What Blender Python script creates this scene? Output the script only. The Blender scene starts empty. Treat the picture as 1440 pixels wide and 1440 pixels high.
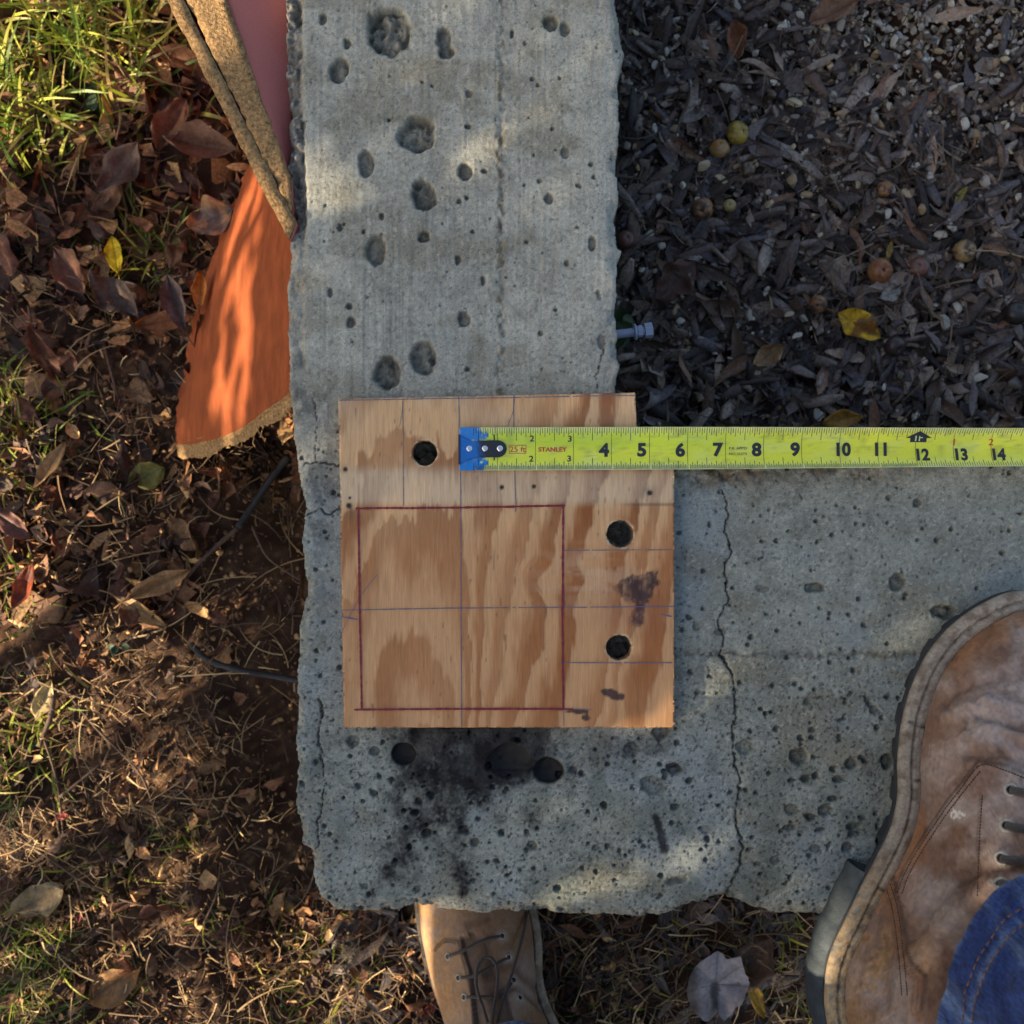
import bpy, bmesh, math, random
import numpy as np
from mathutils import Vector, Matrix
from mathutils.bvhtree import BVHTree

random.seed(7)
rng = np.random.default_rng(7)
SC = bpy.context.scene
COL = SC.collection

# ------------------------------------------------------------------ camera
H, K = 0.708, 0.9885            # height above the wall top; view width / distance
cam_d = bpy.data.cameras.new('camera')
cam = bpy.data.objects.new('camera', cam_d)
COL.objects.link(cam)
cam.location = (0, 0, H)
cam_d.sensor_width = 36
cam_d.lens = 36 / K
cam_d.clip_start = 0.01
cam_d.clip_end = 200
cam_d.dof.use_dof = True
cam_d.dof.focus_distance = H - 0.004
cam_d.dof.aperture_fstop = 9.0
SC.camera = cam

# ------------------------------------------------------------------ light
SUN_EL = math.radians(24)
SUN_H = Vector((-0.86, -0.51)).normalized()      # where the sun stands, seen from above
SUN = Vector((SUN_H.x * math.cos(SUN_EL), SUN_H.y * math.cos(SUN_EL), math.sin(SUN_EL)))
W = bpy.data.worlds.new('World')
SC.world = W
W.use_nodes = True
wn = W.node_tree
sky = wn.nodes.new('ShaderNodeTexSky')
sky.sky_type = 'NISHITA'
sky.sun_disc = False
sky.sun_elevation = SUN_EL
sky.sun_rotation = math.atan2(SUN_H.x, SUN_H.y)
sky.dust_density = 4.0
sky.air_density = 1.0
sky.ozone_density = 0.6
wn.links.new(sky.outputs[0], wn.nodes['Background'].inputs[0])
wn.nodes['Background'].inputs[1].default_value = 0.095
sl = bpy.data.lights.new('sun', 'SUN')
sl.energy = 5.0
sl.angle = math.radians(0.5)
sl.color = (1.0, 0.83, 0.6)
so = bpy.data.objects.new('sun', sl)
COL.objects.link(so)
so.rotation_euler = (-SUN).to_track_quat('-Z', 'Y').to_euler()
SC.view_settings.view_transform = 'Standard'
SC.view_settings.look = 'None'
SC.view_settings.gamma = 1
SC.view_settings.exposure = 1.60
SC.cycles.max_bounces = 6

# ------------------------------------------------------------------ helpers
def P(px, py, z):
    s = K * (H - z) / 1440
    return Vector(((px - 720) * s, (720 - py) * s, z))

def to_px(x, y, z):
    s = K * (H - z) / 1440
    return 720 + x / s, 720 - y / s

def srgb(*c):
    return tuple((v / 255 / 12.92) if v <= 10 else ((v / 255 + 0.055) / 1.055) ** 2.4 for v in c)

def _hash(ix, iy, seed):
    n = (ix.astype(np.uint64) * np.uint64(374761393) + iy.astype(np.uint64) * np.uint64(668265263)
         + np.uint64(seed * 1013904223 + 12345)) & np.uint64(0xffffffff)
    n = ((n ^ (n >> np.uint64(13))) * np.uint64(1274126177)) & np.uint64(0xffffffff)
    n = ((n ^ (n >> np.uint64(15))) * np.uint64(2246822519)) & np.uint64(0xffffffff)
    n = n ^ (n >> np.uint64(16))
    return n.astype(np.float64) / 4294967296.0

def vn(x, y, seed=0):
    x = np.asarray(x, float) + 5000.0
    y = np.asarray(y, float) + 5000.0
    ix = np.floor(x).astype(np.int64); iy = np.floor(y).astype(np.int64)
    fx = x - ix; fy = y - iy
    fx = fx * fx * (3 - 2 * fx); fy = fy * fy * (3 - 2 * fy)
    a = _hash(ix, iy, seed); b = _hash(ix + 1, iy, seed)
    c = _hash(ix, iy + 1, seed); d = _hash(ix + 1, iy + 1, seed)
    return (a * (1 - fx) + b * fx) * (1 - fy) + (c * (1 - fx) + d * fx) * fy

def fbm(x, y, octv=4, seed=0, gain=0.5):
    t = 0; amp = 1; tot = 0
    for o in range(octv):
        t = t + amp * vn(x * 2 ** o, y * 2 ** o, seed + o * 17)
        tot += amp; amp *= gain
    return t / tot

def sst(a, b, x):
    t = np.clip((x - a) / (b - a), 0, 1)
    return t * t * (3 - 2 * t)

def seg_dist(x, y, pts):
    d = np.full(np.shape(x), 1e9)
    for (ax, ay), (bx, by) in zip(pts[:-1], pts[1:]):
        vx, vy = bx - ax, by - ay
        t = np.clip(((x - ax) * vx + (y - ay) * vy) / (vx * vx + vy * vy + 1e-12), 0, 1)
        d = np.minimum(d, np.hypot(x - ax - t * vx, y - ay - t * vy))
    return d

def inside(x, y, poly):
    r = np.zeros(np.shape(x), bool)
    n = len(poly)
    for i in range(n):
        x1, y1 = poly[i]; x2, y2 = poly[(i + 1) % n]
        c = ((y1 > y) != (y2 > y)) & (x < (x2 - x1) * (y - y1) / (y2 - y1 + 1e-12) + x1)
        r ^= c
    return r

def blob(x, y, cx, cy, rx, ry=None):
    ry = ry or rx
    return np.exp(-(((x - cx) / rx) ** 2 + ((y - cy) / ry) ** 2))

def mesh_np(name, v, f, col=None, extra=None, smooth=True):
    """v (n,3); f: (m,3) or (m,4) array, or a list of such arrays"""
    me = bpy.data.meshes.new(name)
    fl = f if isinstance(f, list) else [f]
    fl = [np.asarray(a, np.int32) for a in fl if len(a)]
    nl = sum(a.size for a in fl); nf = sum(len(a) for a in fl)
    me.vertices.add(len(v)); me.loops.add(nl); me.polygons.add(nf)
    me.vertices.foreach_set('co', np.ascontiguousarray(v, np.float32).ravel())
    me.loops.foreach_set('vertex_index', np.concatenate([a.ravel() for a in fl]))
    tot = np.concatenate([np.full(len(a), a.shape[1], np.int32) for a in fl])
    st = np.concatenate([[0], np.cumsum(tot)[:-1]]).astype(np.int32)
    me.polygons.foreach_set('loop_start', st)
    try:
        me.polygons.foreach_set('loop_total', tot)
    except Exception:
        pass
    me.polygons.foreach_set('use_smooth', np.full(nf, smooth))
    if col is not None:
        a = me.attributes.new('col', 'FLOAT_COLOR', 'POINT')
        c = np.ones((len(v), 4), np.float32); c[:, :3] = col
        a.data.foreach_set('color', c.ravel())
    for k, d in (extra or {}).items():
        a = me.attributes.new(k, 'FLOAT', 'POINT')
        a.data.foreach_set('value', np.ascontiguousarray(d, np.float32))
    me.update(calc_edges=True)
    me.validate()
    return me

def grid_faces(nr, nc, wrap=False):
    i = np.arange(nr - 1)[:, None]; j = np.arange(nc if wrap else nc - 1)[None, :]
    j2 = (j + 1) % nc
    return np.stack([i * nc + j, i * nc + j2, (i + 1) * nc + j2, (i + 1) * nc + j], -1).reshape(-1, 4)

def ob(name, me, mat=None, parent=None):
    o = bpy.data.objects.new(name, me)
    COL.objects.link(o)
    if mat and me and not me.materials:
        me.materials.append(mat)
    if parent:
        o.parent = parent
    return o

def tag(o, label=None, cat=None, group=None, kind=None):
    if label: o['label'] = label
    if cat: o['category'] = cat
    if group: o['group'] = group
    if kind: o['kind'] = kind
    return o

def empty(name, loc=(0, 0, 0)):
    o = bpy.data.objects.new(name, None)
    COL.objects.link(o)
    o.location = loc
    o.empty_display_size = 0.02
    return o

def nd(nt, t, **kw):
    n = nt.nodes.new(t)
    for k, v in kw.items():
        setattr(n, k, v)
    return n

def material(name, base=(0.5, 0.5, 0.5), rough=0.8, attr=None, rand=None, noise=None, bump=None,
             metal=0.0, rough_attr=None, coat=0.0, sheen=0.0, spec=0.5, trans=0.0, bump2=None):
    """attr: colour attribute; rand: second colour, mixed per object; noise=(scale, lo, hi, stretch);
       bump=(scale, strength, stretch)"""
    m = bpy.data.materials.new(name)
    m.use_nodes = True
    nt = m.node_tree
    b = nt.nodes['Principled BSDF']
    b.inputs['Roughness'].default_value = rough
    b.inputs['Metallic'].default_value = metal
    b.inputs['Coat Weight'].default_value = coat
    b.inputs['Coat Roughness'].default_value = 0.15
    b.inputs['Sheen Weight'].default_value = sheen
    b.inputs['Specular IOR Level'].default_value = spec
    tc = nd(nt, 'ShaderNodeTexCoord')
    def tex(scale, stretch=(1, 1, 1), detail=5, rgh=0.6):
        mp = nd(nt, 'ShaderNodeMapping'); mp.inputs['Scale'].default_value = stretch
        nt.links.new(tc.outputs['Object'], mp.inputs[0])
        t = nd(nt, 'ShaderNodeTexNoise'); t.inputs['Scale'].default_value = scale
        t.inputs['Detail'].default_value = detail; t.inputs['Roughness'].default_value = rgh
        nt.links.new(mp.outputs[0], t.inputs[0])
        return t
    if attr:
        a = nd(nt, 'ShaderNodeAttribute', attribute_name=attr); cs = a.outputs['Color']
    else:
        r = nd(nt, 'ShaderNodeRGB'); r.outputs[0].default_value = (*base, 1); cs = r.outputs[0]
    if rand:
        oi = nd(nt, 'ShaderNodeObjectInfo')
        cr = nd(nt, 'ShaderNodeValToRGB')
        cols = [base] + list(rand)
        el = cr.color_ramp.elements
        while len(el) < len(cols): el.new(0.5)
        for i, c in enumerate(cols):
            el[i].position = i / (len(cols) - 1); el[i].color = (*c, 1)
        nt.links.new(oi.outputs['Random'], cr.inputs[0])
        cs = cr.outputs[0]
    if noise:
        sc, lo, hi = noise[:3]
        t = tex(sc, noise[3] if len(noise) > 3 else (1, 1, 1))
        mr = nd(nt, 'ShaderNodeMapRange')
        mr.inputs[1].default_value = 0.3; mr.inputs[2].default_value = 0.7
        mr.inputs[3].default_value = lo; mr.inputs[4].default_value = hi
        nt.links.new(t.outputs[0], mr.inputs[0])
        vm = nd(nt, 'ShaderNodeVectorMath', operation='SCALE')
        nt.links.new(cs, vm.inputs[0]); nt.links.new(mr.outputs[0], vm.inputs['Scale'])
        cs = vm.outputs[0]
    nt.links.new(cs, b.inputs['Base Color'])
    prev = None
    for bp in (bump, bump2):
        if bp:
            t = tex(bp[0], bp[2] if len(bp) > 2 else (1, 1, 1))
            bn = nd(nt, 'ShaderNodeBump'); bn.inputs['Strength'].default_value = bp[1]
            bn.inputs['Distance'].default_value = bp[3] if len(bp) > 3 else 0.001
            nt.links.new(t.outputs[0], bn.inputs['Height'])
            if prev: nt.links.new(prev.outputs[0], bn.inputs['Normal'])
            prev = bn
    if prev: nt.links.new(prev.outputs[0], b.inputs['Normal'])
    if rough_attr:
        a = nd(nt, 'ShaderNodeAttribute', attribute_name=rough_attr)
        mr = nd(nt, 'ShaderNodeMapRange')
        mr.inputs[3].default_value = rough; mr.inputs[4].default_value = 0.07
        nt.links.new(a.outputs['Fac'], mr.inputs[0]); nt.links.new(mr.outputs[0], b.inputs['Roughness'])
    if trans:
        tr = nd(nt, 'ShaderNodeBsdfTranslucent'); nt.links.new(cs, tr.inputs[0])
        mx = nd(nt, 'ShaderNodeMixShader'); mx.inputs[0].default_value = trans
        nt.links.new(b.outputs[0], mx.inputs[1]); nt.links.new(tr.outputs[0], mx.inputs[2])
        nt.links.new(mx.outputs[0], nt.nodes['Material Output'].inputs[0])
    return m

def tube_np(pts, rad, n=8, cap=True):
    """pts list of Vectors, rad number or list -> v, [quads, tris]"""
    pts = [Vector(p) for p in pts]
    m = len(pts)
    rad = [rad] * m if not hasattr(rad, '__len__') else rad
    v = []
    up = Vector((0.13, 0.21, 1)).normalized()
    for i, p in enumerate(pts):
        t = (pts[min(i + 1, m - 1)] - pts[max(i - 1, 0)])
        if t.length < 1e-9: t = Vector((1, 0, 0))
        t.normalize()
        a = t.cross(up)
        if a.length < 1e-3: a = t.cross(Vector((1, 0, 0)))
        a.normalize(); b = a.cross(t)
        for k in range(n):
            an = 2 * math.pi * k / n
            v.append(p + (a * math.cos(an) + b * math.sin(an)) * rad[i])
    q = grid_faces(m, n, True)
    tr = []
    if cap:
        c0 = len(v); v.append(pts[0]); v.append(pts[-1])
        for k in range(n):
            tr.append((c0, (k + 1) % n, k))
            tr.append((c0 + 1, (m - 1) * n + k, (m - 1) * n + (k + 1) % n))
    return np.array([tuple(p) for p in v]), [q, np.array(tr).reshape(-1, 3)]

def spline(pts, n=6):
    """Catmull-Rom through pts"""
    pts = [Vector(p) for p in pts]
    out = []
    for i in range(len(pts) - 1):
        p0 = pts[max(i - 1, 0)]; p1 = pts[i]; p2 = pts[i + 1]; p3 = pts[min(i + 2, len(pts) - 1)]
        for k in range(n):
            t = k / n
            out.append(0.5 * ((2 * p1) + (p2 - p0) * t + (2 * p0 - 5 * p1 + 4 * p2 - p3) * t * t
                              + (3 * p1 - p0 - 3 * p2 + p3) * t ** 3))
    out.append(pts[-1])
    return out

class Pile:
    """gathers many small meshes into one"""
    def __init__(s): s.v = []; s.q = []; s.t = []; s.c = []; s.n = 0
    def add(s, v, f, col=None):
        fl = f if isinstance(f, list) else [f]
        for a in fl:
            a = np.asarray(a)
            if len(a) == 0: continue
            (s.q if a.shape[1] == 4 else s.t).append(a + s.n)
        s.v.append(v); s.n += len(v)
        if col is not None:
            c = np.asarray(col, float)
            s.c.append(np.tile(c, (len(v), 1)) if c.ndim == 1 else c)
    def mesh(s, name, smooth=True):
        fl = []
        if s.q: fl.append(np.concatenate(s.q))
        if s.t: fl.append(np.concatenate(s.t))
        return mesh_np(name, np.concatenate(s.v), fl, np.concatenate(s.c) if s.c else None, smooth=smooth)

def rotm(az, tx=0.0, ty=0.0):
    return np.array((Matrix.Rotation(az, 3, 'Z') @ Matrix.Rotation(tx, 3, 'X') @ Matrix.Rotation(ty, 3, 'Y')))

U = K * H / 1440        # metres per photograph pixel on the wall top

# ------------------------------------------------------------------ ground
GZ = -0.24
def ground_z(x, y):
    x = np.asarray(x, float); y = np.asarray(y, float)
    left = sst(0.05, -0.15, x)
    far = np.clip(1 - np.hypot(x, y) / 12, 0.15, 1)
    z = GZ + 0.028 * (fbm(x * 14, y * 14, 4, 3) - 0.5) * (0.5 + 0.8 * left)
    z = z + (0.010 + .012 * left) * (fbm(x * 60, y * 60, 3, 9) - 0.5)
    z = z + 0.006 * (fbm(x * 230, y * 260, 2, 19) - 0.5) * far
    z = z - 0.03 * np.exp(-((x + 0.20) / 0.05) ** 2) * sst(0.1, 0.0, y)     # trench beside the wall
    return z

def axis(lo, hi, step, out):
    a = list(np.arange(lo, hi, step))
    s = step; b = hi
    while b < out: a.append(b); s *= 1.22; b += s
    s = step; b = lo - step
    while b > -out: a.insert(0, b); s *= 1.22; b -= s
    return np.array(a)

gx = axis(-0.62, 0.62, 0.0045, 60); gy = axis(-0.62, 0.62, 0.0045, 60)
GX, GY = np.meshgrid(gx, gy)
GZZ = ground_z(GX, GY)
n1 = fbm(GX * 30, GY * 30, 4, 41); n2 = fbm(GX * 220, GY * 220, 3, 42)
soil = np.array(srgb(78, 56, 42)); soil2 = np.array(srgb(44, 33, 27)); dry = np.array(srgb(140, 106, 72))
gc = soil2 + (soil - soil2) * n1[..., None] * 1.4
gc = gc + (dry - gc) * (sst(0.55, 0.8, n2) * 0.5 * sst(0.1, -0.1, GX))[..., None]
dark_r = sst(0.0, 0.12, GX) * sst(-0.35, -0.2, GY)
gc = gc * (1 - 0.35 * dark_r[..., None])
m_soil = material('soil', attr='col', rough=0.95, noise=(700, 0.65, 1.3), bump=(900, 0.6), spec=0.2)
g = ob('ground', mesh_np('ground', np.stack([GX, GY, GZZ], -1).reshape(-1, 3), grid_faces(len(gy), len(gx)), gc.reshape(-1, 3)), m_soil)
tag(g, 'dark brown soil under the litter around the concrete wall', kind='structure')

# ------------------------------------------------------------------ concrete wall
def interp(v, table, rev=False):
    t = sorted(table)
    return np.interp(v, [a for a, b in t], [b for a, b in t])
L_EDGE = [(-3000, 398), (0, 400), (100, 400), (200, 404), (300, 408), (400, 403), (520, 406), (600, 410), (660, 418), (715, 429), (760, 424),
          (830, 430), (880, 420), (960, 417), (1050, 416), (1150, 417), (1188, 424), (1200, 437), (1235, 440), (1262, 450), (1285, 474), (1400, 560)]
R_EDGE = [(-3000, 868), (0, 867), (50, 877), (70, 878), (110, 870), (170, 872), (240, 867), (280, 870), (300, 866), (343, 867), (350, 876),
          (362, 871), (400, 867), (500, 867), (512, 872), (535, 866), (3000, 866)]
B_EDGE = [(0, 1250), (440, 1262), (470, 1284), (560, 1281), (585, 1274), (640, 1282), (690, 1288), (745, 1281), (800, 1288), (900, 1289), (940, 1286),
          (960, 1274), (1010, 1266), (1030, 1265), (1060, 1279), (1090, 1285), (1170, 1287), (4000, 1292)]
T_EDGE = [(0, 652), (930, 652), (1100, 650), (4000, 648)]
wx = list(np.arange(-0.172, 0.352, 0.00080)); s = 0.00080
while wx[-1] < 2.2: s *= 1.3; wx.append(wx[-1] + min(s, 0.1))
wy = list(np.arange(-0.292, 0.352, 0.00080)); s = 0.00080
while wy[-1] < 2.2: s *= 1.3; wy.append(wy[-1] + min(s, 0.1))
WX, WY = np.meshgrid(np.array(wx), np.array(wy))
X = 720 + WX / U; Y = 720 - WY / U           # photograph pixels on the top face, used as drawing units
jit = 5.0 * (fbm(X / 34, Y / 34, 3, 5) - 0.5) + 3.0 * (fbm(X / 7, Y / 7, 2, 6) - 0.5)
edge_d = [interp(Y, L_EDGE) - X, X * 0 + Y - interp(X, B_EDGE), np.minimum(X - interp(Y, R_EDGE), interp(X, T_EDGE) - Y)]
SD = np.maximum(np.maximum(edge_d[0], edge_d[1]), edge_d[2]) + jit          # px, >0 outside
dl, dbm = -edge_d[0], -edge_d[1]
top_in = -edge_d[2]
Z = 0.5 * (fbm(X / 60, Y / 60, 3, 11) - 0.5) + 0.6 * (fbm((X * .77 - Y * .64) / 5, (Y * .77 + X * .64) / 5, 3, 12) - 0.5)       # mm
vert = sst(655, 560, Y)                      # up the vertical arm
# board marks of the formwork
gr = .6 * vn((X + 10 * fbm(X / 80, Y / 200, 2, 8)) / 2.3, Y / 150, 21) + .4 * vn((X + 8 * fbm(X / 60, Y / 120, 2, 9)) / 4.1, Y / 60, 27) - 0.5
grw = sst(430, 450, X) * sst(702, 694, X) * vert
Z += 0.55 * gr * grw * (0.5 + fbm(X / 50, Y / 120, 2, 77))
Z += 0.5 * (vn(X / 3.0, Y / 90, 23) - 0.5) * sst(704, 720, X) * vert
hz = sst(640, 700, Y)
Z += 0.45 * (vn(X / 90, Y / 3.0, 24) - 0.5) * hz
# seam down the vertical arm, and along the horizontal one
sx = 704 + 4 * (fbm(Y / 60, Y * 0, 3, 31) - 0.5)
sm = np.exp(-((X - sx) / 6) ** 2) * vert
Z += 2.6 * (fbm(X / 5, Y / 9, 3, 32) - 0.62) * sm * 2.0 - 0.5 * sst(700, 708, X) * vert
sy = 921 + 4 * (fbm(X / 50, Y * 0, 3, 33) - 0.5)
sm2 = np.exp(-((Y - sy) / 6) ** 2) * sst(930, 960, X)
Z += 2.6 * (fbm(X / 7, Y / 5, 3, 34) - 0.66) * sm2 * 1.6 + 0.5 * sst(915, 926, Y) * sst(930, 960, X) * hz
Z -= 0.9 * np.exp(-((Y - 980 - 0.004 * (X - 960)) / 1.6) ** 2) * sst(930, 960, X)
# crumbled left edge, crumbly strip under the tape
lump = fbm(X / 16, Y / 22, 4, 51)
strip = sst(27 + 10 * (fbm(Y / 25, Y * 0, 3, 52) - .5), 19, dl) * sst(560, 500, Y) * (0.25 + 0.75 * sst(360, 300, Y))
lump = .6 * lump + .4 * fbm((X * .8 + Y * .6) / 9, (Y * .8 - X * .6) / 9, 3, 58)
Z -= strip * (3.5 + 26 * (lump - 0.42))
strip_l = sst(16, 3, dl) * sst(520, 600, Y) * (fbm(X / 12, Y / 18, 3, 53))
Z -= 3.0 * strip_l
tu = sst(30 + 26 * fbm(X / 30, X * 0, 3, 54), 6, top_in) * sst(880, 950, X) * sst(1500, 1000, X)
tu = np.maximum(tu, sst(46, 14, top_in) * sst(945, 960, X) * sst(1090, 1010, X) * 1.0)
tu *= sst(640, 655, Y)
Z -= tu * (1.5 + 13 * np.clip(fbm(X / 12, Y / 12, 4, 55) - 0.35, 0, 1))
# worn lower rim
rim = sst(22, 2, dbm) * sst(430, 470, X)
Z -= rim * (0.6 + 3.5 * np.clip(fbm(X / 14, Y / 10, 3, 56) - 0.42, 0, 1))
chips = sst(14, 0, -SD) * sst(0.55, 0.7, fbm(X / 26, Y / 26, 3, 57))
Z -= 5 * chips
Z -= 1.4 * sst(-7, 0, SD) ** 2
for cxp, cyp, rr, dp in ((1247, 1280, 40, 3), (1025, 1262, 30, 3), (870, 60, 20, 5), (866, 360, 20, 5), (436, 1215, 22, 4)):
    Z -= dp * blob(X, Y, cxp, cyp, rr, rr) * sst(20, 2, -SD)

pit = np.zeros_like(Z); dirt_shade = np.zeros_like(Z); wet = np.zeros_like(Z)
def add_pit(px, py, rx, ry, depth, rough=0.0, ang=0.0, soft=0.45, oil=0.0, drt_shade=0.8, sd=0):
    R = 1.5 * max(rx, ry) + 3
    j0, j1 = np.searchsorted(wx, [(px - R - 720) * U, (px + R - 720) * U])
    i0, i1 = np.searchsorted(wy, [(720 - py - R) * U, (720 - py + R) * U])
    if i1 <= i0 or j1 <= j0: return
    sl_ = np.s_[i0:i1, j0:j1]
    x = X[sl_] - px; y = Y[sl_] - py
    ca, sa = math.cos(ang), math.sin(ang)
    u = (x * ca + y * sa) / rx; v = (-x * sa + y * ca) / ry
    q = (px * 7 + py * 13) % 97
    R_ = max(rx, ry)
    r = np.hypot(u, v) + (0.22 if oil else 0.42) * (fbm(x / (R_ * .75) + q, y / (R_ * .75) + q, 3, 60) - 0.5)
    if rough: r = r + 0.55 * rough * (fbm(x / (R_ * .4) + q, y / (R_ * .4) - q, 3, 61) - 0.5)
    p = np.clip(1 - r * r, 0, 1) ** .8 if oil else 1 - sst(soft, 1.0, r) if rough > .3 else np.clip((1 - sst(max(soft, .7), 1.0, r)) * (0.72 + 0.28 * (1 - np.clip(r, 0, 1) ** 2)), 0, 1)
    dd = depth * p
    if rough: dd = dd * (1 + 1.0 * rough * (fbm((x * .8 + y * .6) / 9 + q, (y * .8 - x * .6) / 9, 4, 62) - 0.5) * 2)
    pit[sl_] = np.maximum(pit[sl_], dd)
    dirt_shade[sl_] = np.maximum(dirt_shade[sl_], drt_shade * (1 - sst(0.72, 1.0, r)) * (0.45 + 0.55 * sst(0.35, .9, r)) * (.7 + .6 * fbm((x * .8 + y * .6) / 6 + q, (y * .8 - x * .6) / 6, 3, 64)))
    if oil: wet[sl_] = np.maximum(wet[sl_], oil * (1 - sst(0.85, 1.05, r)))

BIG = [(550, 40, 34, 40, 9, 1), (477, 100, 15, 20, 7, .2), (624, 52, 13, 17, 7, .4), (628, 72, 12, 13, 8, .4), (588, 188, 31, 28, 9, .6), (514, 229, 12, 20, 7, .3),
       (595, 274, 19, 23, 9, .6), (655, 241, 11, 13, 7, .3), (528, 350, 16, 24, 6, .2), (596, 332, 10, 9, 6, .2), (774, 31, 12, 12, 6, .3), (794, 40, 8, 11, 5, .3),
       (652, 448, 10, 12, 6, .6), (493, 453, 7, 9, 5, 0), (644, 365, 5, 7, 4, 0), (679, 394, 4, 7, 4, 0), (464, 411, 4, 7, 4, 0), (537, 304, 4, 6, 4, 0),
       (454, 27, 6, 10, 5, 0), (488, 61, 6, 8, 5, .2), (478, 320, 4, 7, 4, 0), (772, 279, 7, 9, 5, .2), (795, 214, 7, 9, 3, 0), (815, 261, 3.5, 4, 3, 0),
       (833, 342, 6, 11, 4, .5), (491, 431, 5, 5, 4, 0), (596, 506, 20, 27, 8, .6), (544, 526, 20, 26, 9, .7), (681, 240, 5, 4, 4, 0), (658, 178, 5, 4, 4, 0),
       (659, 131, 6, 6, 3, 0), (797, 370, 4, 5, 3, 0), (720, 47, 3, 7, 4, 0), (738, 60, 3, 4, 3, 0), (842, 415, 4, 10, 3, .4), (426, 175, 5, 8, 4, .3),
       (497, 1042, 10, 10, 4, 0), (527, 1057, 9, 8, 4, 0), (806, 1083, 7, 6, 4, 0),
       (889, 1054, 13, 12, 2, 0), (917, 1104, 20, 14, 3, 0), (947, 1082, 12, 9, 5, .5), (606, 1118, 7, 6, 4, 0), (588, 1127, 6, 6, 4, 0), (583, 1143, 7, 5, 4, 0),
       (526, 1116, 6, 5, 4, 0), (503, 1106, 5, 5, 4, 0), (600, 1172, 8, 7, 4, 0), (652, 1168, 9, 8, 5, 0), (668, 1185, 7, 7, 4, 0), (748, 1190, 8, 8, 4, 0),
       (784, 1249, 6, 6, 4, 0), (949, 1135, 7, 6, 4, 0), (838, 1192, 6, 5, 2, 0), (513, 1247, 5, 5, 2, 0), (586, 1251, 6, 5, 3, 0), (929, 1029, 14, 9, 4, 0),
       (1123, 1064, 14, 14, 6, 0), (1197, 1074, 10, 9, 5, 0), (1248, 1071, 11, 13, 6, .3), (1133, 1095, 8, 6, 5, .2), (1179, 1096, 9, 6, 5, .2),
       (1161, 1140, 11, 9, 6, 0), (1113, 1138, 12, 9, 3, 0), (1139, 1149, 9, 6, 5, .2), (1171, 1123, 8, 5, 4, .2), (1200, 1162, 10, 6, 4, .2), (1191, 1192, 9, 9, 5, 0),
       (1147, 1194, 9, 7, 2, 0), (1153, 1167, 8, 4, 4, .2), (1110, 1164, 10, 5, 4, .2), (1090, 1210, 8, 7, 2, 0), (1134, 988, 6, 5, 3, 0), (1230, 999, 8, 7, 4, .4),
       (1141, 1027, 6, 5, 4, .2), (1144, 827, 18, 9, 4, .9), (1262, 819, 12, 14, 4, .6), (1331, 862, 20, 13, 5, .9), (1208, 842, 4, 4, 3, 0), (979, 882, 6, 6, 3, .3),
       (1012, 889, 10, 6, 3, .6), (1242, 1187, 11, 18, 6, .2), (1047, 1051, 14, 12, 3, .3), (993, 1167, 9, 8, 1.5, 0), (1290, 708, 7, 7, 4, 0), (1250, 700, 4, 4, 3, 0),
       (1070, 828, 12, 6, 2, .8), (950, 1238, 18, 7, 3, .9), (1196, 975, 4, 4, 3, 0), (1118, 962, 4, 4, 3, 0), (845, 480, 6, 12, 3, .5), (1212, 1150, 7, 4, 3, .2),
       (1065, 1215, 6, 4, 3, .3), (1180, 1035, 4, 4, 4, 0), (980, 974, 5, 4, 3, .2), (1165, 1190, 4, 4, 3, 0), (1220, 985, 5, 4, 4, .2), (1248, 980, 5, 4, 4, .2)]
for k, (a, b, c, d, e, f_) in enumerate(BIG):
    f_ = max(f_, .38) if e >= 6 else f_
    add_pit(a, b, c, d, e * 0.95, f_, ang=(a * 0.37) % 0.5 - 0.25, drt_shade=0.85, soft=0.74 if e > 3 else 0.2)
for a, b, c, d in ((568, 1060, 19, 17), (714, 1070, 33, 25), (771, 1084, 22, 20)):
    add_pit(a, b, c, d, 5, 0, oil=1, soft=0.55)
for k in range(2300):
    px = rng.uniform(410, 1440); py = rng.uniform(0, 1290)
    dens = 0.25 if py < 560 else (0.8 if py < 960 else 1.0)
    if py < 560 and px < 700: dens = 0.16
    if rng.random() > dens: continue
    r = 1.5 + 2.6 * rng.random() ** 3
    if py > 960 and rng.random() < 0.12: r += 2.2
    add_pit(px, py, r * rng.uniform(.9, 1.25), r, r * 0.95, 0.1, ang=rng.uniform(0, 3), drt_shade=0.85)
for hx_, hy_ in ((597, 637), (872, 751), (870, 911)):
    add_pit(hx_, hy_, 21, 21, 9, .8, drt_shade=1.05, soft=.75)  # below the plywood holes this tint also paints in their shade
Z -= pit
# cracks
crack = np.zeros_like(Z)
CR = [([(1016, 690), (1024, 715), (1020, 745), (1027, 775), (1019, 805), (1024, 840), (1011, 872), (1017, 900), (1014, 922), (1028, 946), (1036, 978), (1033, 1010), (1029, 1050), (1040, 1090), (1036, 1130), (1033, 1160), (1047, 1190), (1037, 1220), (1027, 1245), (1022, 1268)], 1.5, 3),
      ([(447, 985), (454, 1000), (447, 1030), (452, 1065), (457, 1100), (450, 1140), (448, 1165), (444, 1195)], 1.3, 2.5),
      ([(428, 655), (445, 648), (462, 652), (482, 656)], 1.3, 2.5), ([(428, 722), (448, 716), (462, 722), (482, 714)], 1.3, 2.5),
      ([(441, 555), (446, 590), (442, 625), (446, 650)], 0.9, 1.2), ([(846, 470), (852, 490), (842, 515), (838, 548)], 1.0, 1.6),
      ([(579, 640), (590, 645), (600, 632), (612, 640)], 2.0, 3.0)]
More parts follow.
